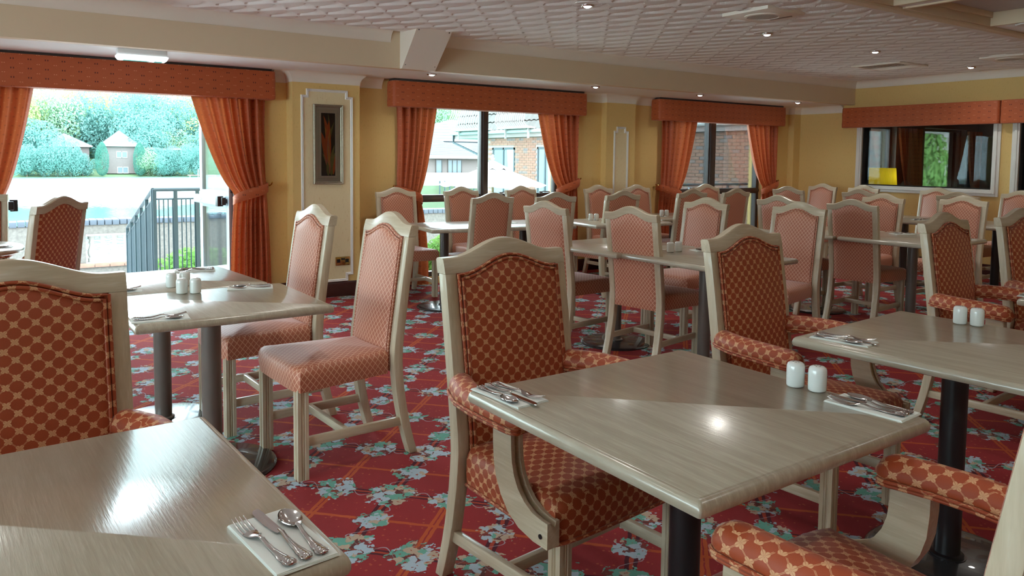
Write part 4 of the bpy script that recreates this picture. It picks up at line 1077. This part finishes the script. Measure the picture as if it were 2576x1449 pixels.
# parapet wall above the lake
pw = thing('lake_parapet', 'flint and brick parapet with stone balusters above the lake', 'wall', (0, 14.0, 0))
w0 = MB(); o0, o1 = .98, 2.02
for a, b in ((-4, o0), (o1, 12.6)): w0.box(a, b, -.14, .14, -.78, .22)
w0.box(o0, o1, -.14, .14, -.78, -.40).box(o0, o1, -.14, .14, .06, .22); w0.obj('flint_wall', flint, pw, smooth=0)
MB().box(o0, o1, -.17, .17, -.43, -.385).box(o0, o1, -.17, .17, .045, .075).obj('ledge', cast, pw, bevel=.01)
bm_ = MB().box(-.049, .049, -.17, .17, 0, .085).mesh('coping_brick', coping, bevel=.008)
for i in range(110):
    o = link('coping_brick', bm_, pw); o.location = (-1.5+.108*i, rnd.uniform(-.006, .006), .22+rnd.uniform(-.002, .004))
plb = plain('red_plinth_brick', (0.260, 0.136, 0.099), .8, .35, 5)
bm_ = MB().box(-.104, .104, -.18, .18, 0, .066).mesh('plinth_brick', plb, bevel=.006)
for i in range(12):
    o = link('plinth_brick', bm_, pw); o.location = (-.3+.215*i, rnd.uniform(-.006, .006), -.385-.072)
bal = MB().lathe([(.056, 0), (.056, .06), (.040, .075), (.050, .10), (.060, .15), (.052, .20), (.033, .26), (.030, .29), (.044, .31), (.036, .33), (.036, .36), (.054, .375), (.054, .43)], 20).mesh('baluster', cast, smooth=45)
for i in range(6): o = link('baluster', bal, pw); o.location = (1.07+.168*i, 0, -.385)
# railings
def railing(label, p0, p1, z0, z1, h0, h1, sp, posts):
    (xa, ya), (xb, yb) = p0, p1; t = thing('iron_railing', label, 'railing', (xa, ya, z0)); L = math.hypot(xb-xa, yb-ya); n = int(L/sp)
    P = lambda k, z: (k*(xb-xa), k*(yb-ya), z)
    MB().tube([P(0, h0), P(1, h1+z1-z0)], .022, 8).obj('handrail', iron, t); MB().tube([P(0, h0-.11), P(1, h1+z1-z0-.11)], .012, 6).obj('lower_rail', iron, t); MB().tube([P(0, .06), P(1, .06+z1-z0)], .012, 6).obj('lower_rail', iron, t)
    bar = MB().tube([(0, 0, 0), (0, 0, 1)], .0075, 6).mesh('bar', iron, uv=False); post = MB().box(-.02, .02, -.02, .02, 0, 1).mesh('post', iron, uv=False)
    for i in range(n+1):
        k = i/n; zb = (z1-z0)*k; o = link('bar', bar, t); o.location = P(k, zb+.05); o.scale = (1, 1, h0+(h1-h0)*k-.16)
    for k in posts: o = link('post', post, t); o.location = P(k, (z1-z0)*k-.02); o.scale = (1, 1, h0+(h1-h0)*k+.02)
    return t
railing('black iron railing of the landing outside the doors', (1.385, 9.62), (4.6, 9.62), -.06, -.06, 1.02, 1.02, .048, (0, .07, .145, .22, .30, .4, .5, .6, .7, .8, .9, 1))
railing('black iron stair railing sloping down to the lake terrace', (1.375, 9.66), (1.44, 12.6), -.06, -.78, 1.02, 1.05, .07, (0, .2, .4, .6, .8, 1))
railing('black iron railing outside the brick-view window', (8.6, 9.7), (12.6, 9.7), -.06, -.06, .98, .98, .10, (0, .17, .33, .5, .66, .83, 1))
# lake
g = G('lake_water'); v = g.coord('Object'); w1 = g.noise(g.coord('Object', (.9, .35, 1)), 3.2, 3); w2 = g.noise(g.coord('Object', (.15, .04, 1)), 1, 2)
far = g.step(g.m('ADD', g.xyz(v)[1], g.m('MULTIPLY', w2, 26)), 72, 90); amp = g.m('ADD', g.m('MULTIPLY', w2, .10), g.m('MULTIPLY', far, 1.6))
g.pbr((.12, .34, .28), g.m('ADD', .05, g.m('MULTIPLY', far, .18)), Specular_IOR_Level=.9, Normal=g.bump(g.m('MULTIPLY', w1, amp), 1.0, .25))
struct('ground_lake', MB().box(-160, 260, 14.2, 140, -3.2, -2.5), g.mat)
# hillside
hm = MB().grid(lambda u, v: (-160+420*u, 139.5+170*v, -2.9+.9*min(1, v*30)+170*v*.12+1.5*sin(9*u)*v), 30, 12)
struct('hills', hm, plain('hillside_turf', (0.099, 0.161, 0.074), .9, .3, .3))
bank = MB().box(16, 60, 36, 36.5, -3.2, -.15); struct('ground_bank', bank.box(16, 60, 36.5, 70, -3.2, -.25), plain('bank_turf', (0.099, 0.124, 0.074), .9, .3, .6))
# foliage
def m_leaf(nm, a, b, tr=.35):
    a, b = tuple(x*.66 for x in a), tuple(x*.66 for x in b)
    g = G(nm); n = g.noise(g.coord('Object'), .9, 3); oi = g.n('ObjectInfo', out='Random'); c_ = g.mix(n, a, b); c_ = g.mix(g.m('MULTIPLY', oi, .3), c_, b)
    m_ = g.n('MixShader', i0=tr, i1=g.n('BsdfDiffuse', Color=c_), i2=g.n('BsdfTranslucent', Color=c_)); g.t.links.new(m_, g.out.inputs[0]); return g.mat
LEAF = [m_leaf('hazy_blue_green_foliage', (.17, .42, .39), (.30, .56, .50)), m_leaf('light_green_foliage', (.34, .56, .36), (.48, .68, .46)), m_leaf('yellow_green_foliage', (.42, .56, .22), (.56, .66, .30)), m_leaf('dark_cypress_foliage', (.10, .30, .24), (.16, .40, .32)), m_leaf('garden_foliage', (.16, .40, .10), (.36, .58, .18))]  # far foliage colours carry a pale bluish haze and overexposure
def crown(nm, n, sz, shape, seed, mat):
    r_ = np.random.default_rng(seed); vs = np.zeros((n*4, 3)); k = 0
    lobes = [(r_.normal(size=3)*np.array([.42, .42, .34]), r_.uniform(.38, .62)) for _ in range(16)] if shape == 'round' else None
    for i in range(n):
        d = r_.normal(size=3); d /= np.linalg.norm(d)
        if shape == 'round': c_, rr = lobes[r_.integers(16)]; p = c_+d*rr*r_.uniform(.72, 1.0)**.5
        elif shape == 'column': z = r_.uniform(-1, 1); w_ = (1-abs(z)**3.5)**.5*(.92 if z < .2 else .92-.45*(z-.2)); p = np.array([d[0]*w_, d[1]*w_, z]); nn = np.hypot(p[0], p[1])+1e-6; s_ = w_*r_.uniform(.8, 1)/nn; p[:2] *= s_
        else: p = d*r_.uniform(.5, 1)**.5; p[2] = abs(p[2])
        a = r_.normal(size=3); a /= np.linalg.norm(a); nrm = d*.9+a*.7; b = np.cross(nrm, a); b /= np.linalg.norm(b)+1e-9; c2 = np.cross(nrm, b); c2 /= np.linalg.norm(c2)+1e-9
        s = sz*r_.uniform(.6, 1.3); vs[k:k+4] = [p-b*s, p-c2*s*.55, p+b*s, p+c2*s*.55]; k += 4
    m = bpy.data.meshes.new(nm); m.from_pydata(vs.tolist(), [], [(4*i, 4*i+1, 4*i+2, 4*i+3) for i in range(n)]); m.materials.append(mat); return m
CR = {}
for nm, mi in (('a', 0), ('b', 1), ('c', 2)): CR[nm] = [crown('crown', 10000, .040, 'round', 10*mi+s, LEAF[mi]) for s in range(2)]
CR['col'] = [crown('crown', 8000, .036, 'column', 55, LEAF[3])]
bark = plain('bark', (.16, .13, .10), .9, .3, 3)
TRK = MB().tube([(0, 0, 0), (.02, 0, .5), (0, .02, 1)], [.045, .035, .02], 8).mesh('trunk', bark)
def tree(x, y, z, rx, rz_, kind, label, grp, nm='tree'):
    t = thing(nm, label, 'tree', (x, y, z), 0, grp)
    o = link('crown', rnd.choice(CR[kind]), t); o.scale = (rx, rx, rz_); o.location = (0, 0, rz_*.95 if kind != 'col' else rz_); o.rotation_euler = (0, 0, rnd.uniform(0, 6))
    q = link('trunk', TRK, t); q.scale = (rx*.7, rx*.7, rz_*1.2); return t
LBL = {'a': 'dark blue-green tree in the wood across the lake', 'b': 'light green tree in the wood across the lake', 'c': 'yellow-green tree in the wood across the lake'}
def gz(y): return -2.4+(y-139.5)*.12
for row, (y, sp, r0) in enumerate(((150, 4.6, 4.3), (160, 5.6, 5.2), (172, 6.4, 5.8), (186, 7.0, 6.4))):
    x = -6+row*1.3
    while x < 42+row*5:
        kd = rnd.choice('aabbc') if row else rnd.choice('abb')
        if not (row == 0 and 6 < x < 21): tree(x+rnd.uniform(-1, 1), y+rnd.uniform(-2, 2), gz(y)-.5, r0*rnd.uniform(.85, 1.15), r0*rnd.uniform(1.0, 1.3), kd, LBL[kd], 'woodland trees across the lake')
        x += sp
for x in range(60, 112, 6): kd = rnd.choice('abbc'); tree(x, 150+rnd.uniform(-3, 3), gz(150)+1, 5.5, 7.5, kd, 'tree of the wood seen left of the parasol building', 'woodland trees left of the parasol building')
for x in range(70, 125, 7): kd = rnd.choice('abbc'); tree(x, 168+rnd.uniform(-3, 3), gz(168)+2, 6.5, 8.5, kd, 'tree of the wood seen left of the parasol building', 'woodland trees left of the parasol building')
for x in (2.2, 4.4, 6.3, 8.2, 9.9, 19.6, 21.5, 23.6, 25.6, 27.8, 30, 32): kd = rnd.choice('aab'); tree(x, 142.2+rnd.uniform(-.5, .5), -2.6, rnd.uniform(1.9, 2.6), rnd.uniform(1.9, 3.0), kd, 'bushy tree on the far shore at the water line', 'bushes on the far shore', 'shoreline_bush')
tree(12.65, 141.5, -2.3, 1.15, 2.75, 'col', 'brownish cypress left of the brick house across the lake', None, 'cypress')
tree(18.3, 141.8, -2.3, 1.15, 2.75, 'col', 'dark cypress right of the brick house across the lake', None, 'cypress')
# houses across the lake
hbrick = plain('far_house_brick', (0.167, 0.133, 0.127), .8, .1, 3); htile = plain('far_roof_tile', (0.105, 0.112, 0.124), .8, .15, 2); hwhite = plain('white_barge_board', (0.372, 0.372, 0.372), .6); hdark = plain('dark_window', (.12, .15, .17), .2)
def house(label, x0, x1, y, zb, ze, zp, wins, depth=7):
    t = thing('house', label, 'house', ((x0+x1)/2, y, zb)); w = (x1-x0)/2; e, p = ze-zb, zp-zb
    MB().box(-w, w, 0, depth, 0, e).obj('wall', hbrick, t)
    ov = .45
    rf = MB(); nr = 9
    for i in range(nr):                                     # courses of tiles up the hipped roof
        k0, k1 = i/nr, (i+1)/nr; q = lambda k, dz: [(-(w+ov)*(1-k), -ov+(depth/2+ov)*k, e+(p-e)*k+dz), ((w+ov)*(1-k), -ov+(depth/2+ov)*k, e+(p-e)*k+dz), ((w+ov)*(1-k), depth+ov-(depth/2+ov)*k, e+(p-e)*k+dz), (-(w+ov)*(1-k), depth+ov-(depth/2+ov)*k, e+(p-e)*k+dz)]
        rf.loft([q(k0, -.02), q(k0, .03), q(min(.999, k1), .0)], True, True)
    rf.obj('roof', htile, t, smooth=0)
    MB().box(-w-ov, w+ov, -ov-.06, -ov, e-.22, e+.05).box(-w-ov-.05, -w-ov, -ov, depth, e-.22, e+.05).box(w+ov, w+ov+.05, -ov, depth, e-.22, e+.05).obj('fascia', hwhite, t)
    for wx_, wz_ in wins:
        f = MB(); bars(f, wx_-.85, wx_+.85, wz_, wz_+1.1, .1, -.06, .0); f.box(wx_-.05, wx_+.05, -.06, 0, wz_, wz_+1.1); fo = f.obj('window', hwhite, t)
        MB().box(wx_-.8, wx_+.8, -.02, -.01, wz_+.05, wz_+1.05).obj('pane', hdark, fo)
house('brick house with hipped roof and white windows across the lake', 13.4, 18.2, 143.5, -2.0, 2.75, 5.3, [(.0, 2.6), (.1, -.0)])
house('grey-roofed house half hidden by trees across the lake', 4.5, 11.5, 150, -1, 2.6, 4.75, [])
house('pale gabled house among trees at the right across the lake', 21.5, 25.5, 149, -1, 2.3, 3.9, [])
jt = thing('lake_jetty', 'small pale jetty on the far shore', 'jetty', (27.3, 137.5, -2.5)); MB().box(-2.2, 2.2, -.6, .6, .25, .35).obj('deck', cast, jt)
for x in (-2, -.7, .7, 2): MB().box(x-.06, x+.06, -.5, -.4, -.3, 1.3 if abs(x) < 1 else .25).obj('post', cast, jt)
# bungalow across the inlet
def bungalow():
    t = thing('bungalow', 'pale bungalow with hipped tiled roof across the inlet', 'house', (25.0, 45, -.25))
    MB().box(-4, 9, 0, 8, 0, 1.68).obj('wall', hbrick, t)
    rf = MB()
    for i in range(12):
        k0, k1 = i/12, (i+1)/12
        q = lambda k, dz: [(-2.0+2.0*k, -.5+3.2*k, 1.66+1.2*k+dz), (2.0-2.0*k, -.5+3.2*k, 1.66+1.2*k+dz), (2.0-2.0*k, 6-2.2*k, 1.66+1.2*k+dz), (-2.0+2.0*k, 6-2.2*k, 1.66+1.2*k+dz)]
        rf.loft([q(k0, -.02), q(k0, .03), q(min(.995, k1), 0)], True, True)
        q = lambda k, dz: [(-4.6, -.1+4.5*k, 1.66+1.1*k+dz), (9.6, -.1+4.5*k, 1.66+1.1*k+dz), (9.6, 8.5-4.5*k, 1.66+1.1*k+dz), (-4.6, 8.5-4.5*k, 1.66+1.1*k+dz)]
        rf.loft([q(k0, -.02), q(k0, .03), q(min(.995, k1), 0)], True, True)
    rf.obj('roof', htile, t, smooth=0)
    MB().box(-4.7, 9.7, -.62, -.55, 1.52, 1.70).obj('fascia', hwhite, t)
    for a, b, m_ in ((-1.45, -.95, 0), (-.55, .55, 2), (2.9, 3.8, 1)):
        f = MB(); bars(f, a, b, .45, 1.45, .05, -.05, 0)
        for i in range(m_): x = a+(b-a)*(i+1)/(m_+1); f.box(x-.02, x+.02, -.05, 0, .5, 1.4)
        fo = f.obj('window', M['bronze'], t); MB().box(a+.02, b-.02, -.02, -.01, .47, 1.43).obj('pane', hdark, fo)
bungalow()
MB_ = MB().box(17, 40, -.1, .1, -.1, .62); o = MB_.obj('garden_wall', hwhite); o.location = (0, 42.6, -.25); tag(o, 'long low white wall in front of the bungalow', 'wall')
house('big pale roof behind the bungalow', 30, 46, 62, -.2, 2.5, 5.2, [], 14)
fence = thing('bank_fence', 'row of dark palings on the bank behind the parasol', 'fence', (19, 35.8, -.9)); pal = MB().box(-.03, .03, -.02, .02, 0, 1.0).mesh('paling', iron, uv=False)
for i in range(34): o = link('paling', pal, fence); o.location = (.30*i, 0, 0)
MB().box(0, 10, -.02, .02, .8, .86).obj('rail', iron, fence)
# parasol
t = thing('parasol', 'large white parasol on the terrace outside the middle window', 'parasol', (10.57, 16.97, -1.2))
MB().lathe([(.03, .08), (.03, 2.55)], 14).obj('pole', plain('parasol_wood', (.30, .18, .10), .6, .15, 9), t); MB().lathe([(.40, 0), (.40, .05), (.06, .09), (.05, .25)], 24).obj('base', cast, t)
cloth = plain('white_parasol_cloth', (.50, .48, .49), .8, .02, 5)
def par(r0, r1, z0, z1, rot=.2):
    m = MB(); nseg = 8
    for i in range(nseg):
        A0, A1 = 2*pi*i/nseg+rot, 2*pi*(i+1)/nseg+rot
        def fn(u, v, A0=A0, A1=A1):
            r_ = r0+(r1-r0)*v; x = (cos(A0)*(1-u)+cos(A1)*u)*r_; y = (sin(A0)*(1-u)+sin(A1)*u)*r_
            return (x, y, z0+(z1-z0)*v**.92-.05*sin(pi*u)*v)
        m.grid(fn, 6, 8)
    return m
par(.10, 1.42, 2.40, 1.86).obj('canopy', cloth, t, smooth=30); par(.03, .42, 2.50, 2.30).obj('vent_cap', cloth, t, smooth=30)
MB().lathe([(.03, 2.50), (.055, 2.52), (.05, 2.56), (.02, 2.575), (.035, 2.60), (.03, 2.63), (.005, 2.66)], 16).obj('finial', cast, t, smooth=60)
for i in range(8): a = 2*pi*i/8+.2; MB().tube([(0, 0, 2.40), (1.40*cos(a), 1.40*sin(a), 1.845)], .010, 5).obj('rib', M['oak_d'], t)
# brick wing beside the garden
wing = thing('brick_wing', 'red brick hotel wing with tiled roof outside the windows', 'building', (12.7, 0, 0))
mortar = plain('pale_mortar', (0.236, 0.211, 0.180), .9, .1, 10)
MB().box(.012, .25, 7.60, 9.9, -1.3, 1.98).box(.012, 7, 9.9, 20.75, -1.3, 1.98).obj('wall_core', mortar, wing, smooth=0)
g = G('red_multi_brick'); oi = g.n('ObjectInfo', out='Random'); wn_ = g.n('TexWhiteNoise', Vector=g.n('VectorMath', props={'operation': 'FLOOR'}, i0=g.n('Mapping', Vector=g.coord('Object'), Scale=(1, 4.44, 13.33))))
bn = g.noise(g.coord('Object'), 14, 2); base = g.mix(g.m('GREATER_THAN', g.m('FRACT', g.m('ADD', oi, wn_)), .82), (.19, .08, .055), (.105, .09, .10)); base = g.mix(g.m('MULTIPLY', g.m('FRACT', g.m('MULTIPLY', g.m('ADD', oi, wn_), 7)), .5), base, (.23, .12, .08)); g.pbr(g.mix(g.m('MULTIPLY', bn, .3), base, (.22, .16, .125)), .85)
WIN = [(19.15, 20.4, .2, 1.68), (17.2, 17.97, -.5, 1.69)]
bk = MB().box(-.004, .03, 0, .215, 0, .065).mesh('brick', g.mat, bevel=.003, seg=1); rest = MB(); nb = 0
for j in range(43):
    z = -1.25+.075*j
    for i in range(74):
        y = 7.62+.225*i+(.1125 if j % 2 else 0)
        if y+.215 > 20.76 or any(a-.12 < y < b and c_-.05 < z < d_+.01 for a, b, c_, d_ in WIN): continue
        if 9.85 < y < 12.45 and .24 < z < 1.96 and nb < 298: o = link('brick', bk, wing); o.location = (rnd.uniform(-.003, .003), y, z); nb += 1
        else: dx = rnd.uniform(-.003, .003); rest.box(-.004+dx, .03, y, y+.215, z, z+.065)
ro = rest.obj('brickwork', g.mat, wing, smooth=0); ro['kind'] = 'stuff'
MB().box(-.10, 7, 7.6, 22.75, 1.985, 2.135).obj('fascia', plain('pinkish_fascia', (0.223, 0.180, 0.171), .6, .06, 2), wing)
MB().tube([(-.17, 7.6, 2.155), (-.17, 22.85, 2.155)], .055, 10).obj('gutter', hwhite, wing)
MB().tube([(-.14, 22.7, 2.14), (-.14, 22.7, 1.86), (-.05, 20.8, 1.36), (-.05, 20.65, 1.1)], .035, 8).obj('downpipe', iron, wing)
tile = plain('brown_pantile', (0.102, 0.093, 0.087), .8, .25, 3); rfm = MB()
for c_ in range(15):
    def fn(u, v, c_=c_):
        s = (c_+v)*.30; y = 7.6+15.2*u; return (-.16+s*.42, y, 2.16+s*.90+.035*(1-v)+.030*abs(sin(y*pi/.24)))
    rfm.grid(fn, 380, 1)
rfm.add([(-.13, 7.6, 2.13), (-.13, 22.8, 2.13), (1.78, 22.8, 6.2), (1.78, 7.6, 6.2)], [(0, 1, 2, 3)])
rt = rfm.obj('pantile_roof', tile, wing, smooth=50); rt['kind'] = 'stuff'
for a, b, c_, d_ in WIN:
    f = MB()
    for p in ((a, a+.06, c_, d_), (b-.06, b, c_, d_), (a, b, c_, c_+.06), (a, b, d_-.06, d_), ((a+b)/2-.03, (a+b)/2+.03, c_, d_)): f.box(-.012, .012, *p)
    fo = f.obj('window', iron, wing, smooth=0); MB().box(.006, .0115, a, b, c_, d_).obj('pane', hdark, fo)
    MB().grid(lambda u, v: (.004+.0012*sin(60*u), a+.08+(b-a-.16)*.33*u*(.55+.45*v), c_+.06+(d_-c_-.12)*v), 30, 4).obj('net_curtain', hwhite, fo)
def balcony(label, ya, yb):
    t = thing('balcony_railing', label, 'railing', (12.45, (ya+yb)/2, 2.26)); n = 15
    q = MB().tube([(0, 0, 0), (-.20, 0, .02), (-.30, 0, .14), (-.26, 0, .34), (-.16, 0, .55), (-.13, 0, .95)], .016, 6).mesh('bar', hwhite, uv=False)
    for i in range(n): o = link('bar', q, t); o.location = (0, (yb-ya)*(i/(n-1)-.5), 0)
    MB().tube([(-.13, (ya-yb)/2, .95), (-.13, (yb-ya)/2, .95)], .022, 8).obj('handrail', hwhite, t); MB().box(-.22, .4, (ya-yb)/2-.03, (yb-ya)/2+.03, -.04, .0).obj('floor_slab', cast, t)
    for s in (-1, 1): MB().box(-.05, 0, s*(yb-ya)/2*.8-.02, s*(yb-ya)/2*.8+.02, -.32, -.04).obj('bracket', hwhite, t)
balcony('white bow-fronted balcony railing on the tiled roof, left of the window mullion', 20.25, 22.3); balcony('white bow-fronted balcony railing on the tiled roof, beside the right curtain', 17.9, 19.4)
# hedge and lamp post behind the next room
hd = crown('hedge_leaves', 9000, .035, 'dome', 77, LEAF[4]); o = link('tall_hedge', hd); o.location = (15.6, 9.1, -.3); o.scale = (2.6, .7, 3.4); tag(o, 'tall green hedge seen through the internal window', 'hedge', kind='stuff')
t = thing('lamp_post', 'blue-grey lantern lamp post in front of the hedge', 'lamp post', (14.55, 8.05, 0)); lpm = plain('grey_blue_paint', (.22, .33, .38), .5)
MB().lathe([(.09, 0), (.08, .35), (.035, .42), (.03, 1.22), (.05, 1.24), (.05, 1.27)], 16).obj('post', lpm, t)
def lantern(x, z):
    l = MB().loft([[(x+s*a, s2*a, z+h) for a in (r_,) for s, s2 in ((-1, -1), (1, -1), (1, 1), (-1, 1))] for r_, h in ((.045, 0), (.075, .20))]).obj('lantern_glass', hwhite, t)
    MB().loft([[(x+s*r_, s2*r_, z+h) for s, s2 in ((-1, -1), (1, -1), (1, 1), (-1, 1))] for r_, h in ((.095, .20), (.05, .27), (.02, .30), (.012, .36))]).obj('lantern_cap', lpm, t)
lantern(0, 1.28); lantern(-.14, 1.0); lantern(.14, 1.0)
MB().box(-.16, .16, -.012, .012, .98, 1.0).obj('arm', lpm, t)
# planting under the windows
gl = crown('leaf_mass', 2600, .07, 'dome', 88, LEAF[4])
for x, y, z, r_, h, lb in ((2.05, 10.6, -.78, .85, .95, 'leafy flowering bush behind the landing railing'), (3.1, 10.9, -.78, .9, .9, 'leafy bush behind the landing railing, right of the flowering one'), (3.9, 8.35, -.06, .45, .55, 'green plant under the middle window, left'), (4.6, 8.3, -.06, .5, .50, 'green plant under the middle window, right'), (5.2, 8.4, -.06, .4, .45, 'green plant under the right half of the middle window')):
    t = thing('garden_bush', lb, 'bush', (x, y, z)); o = link('foliage', gl, t); o.scale = (r_, r_*.7, h); MB().tube([(0, 0, 0), (0, 0, h*.7)], .02, 6).obj('stem', bark, t)
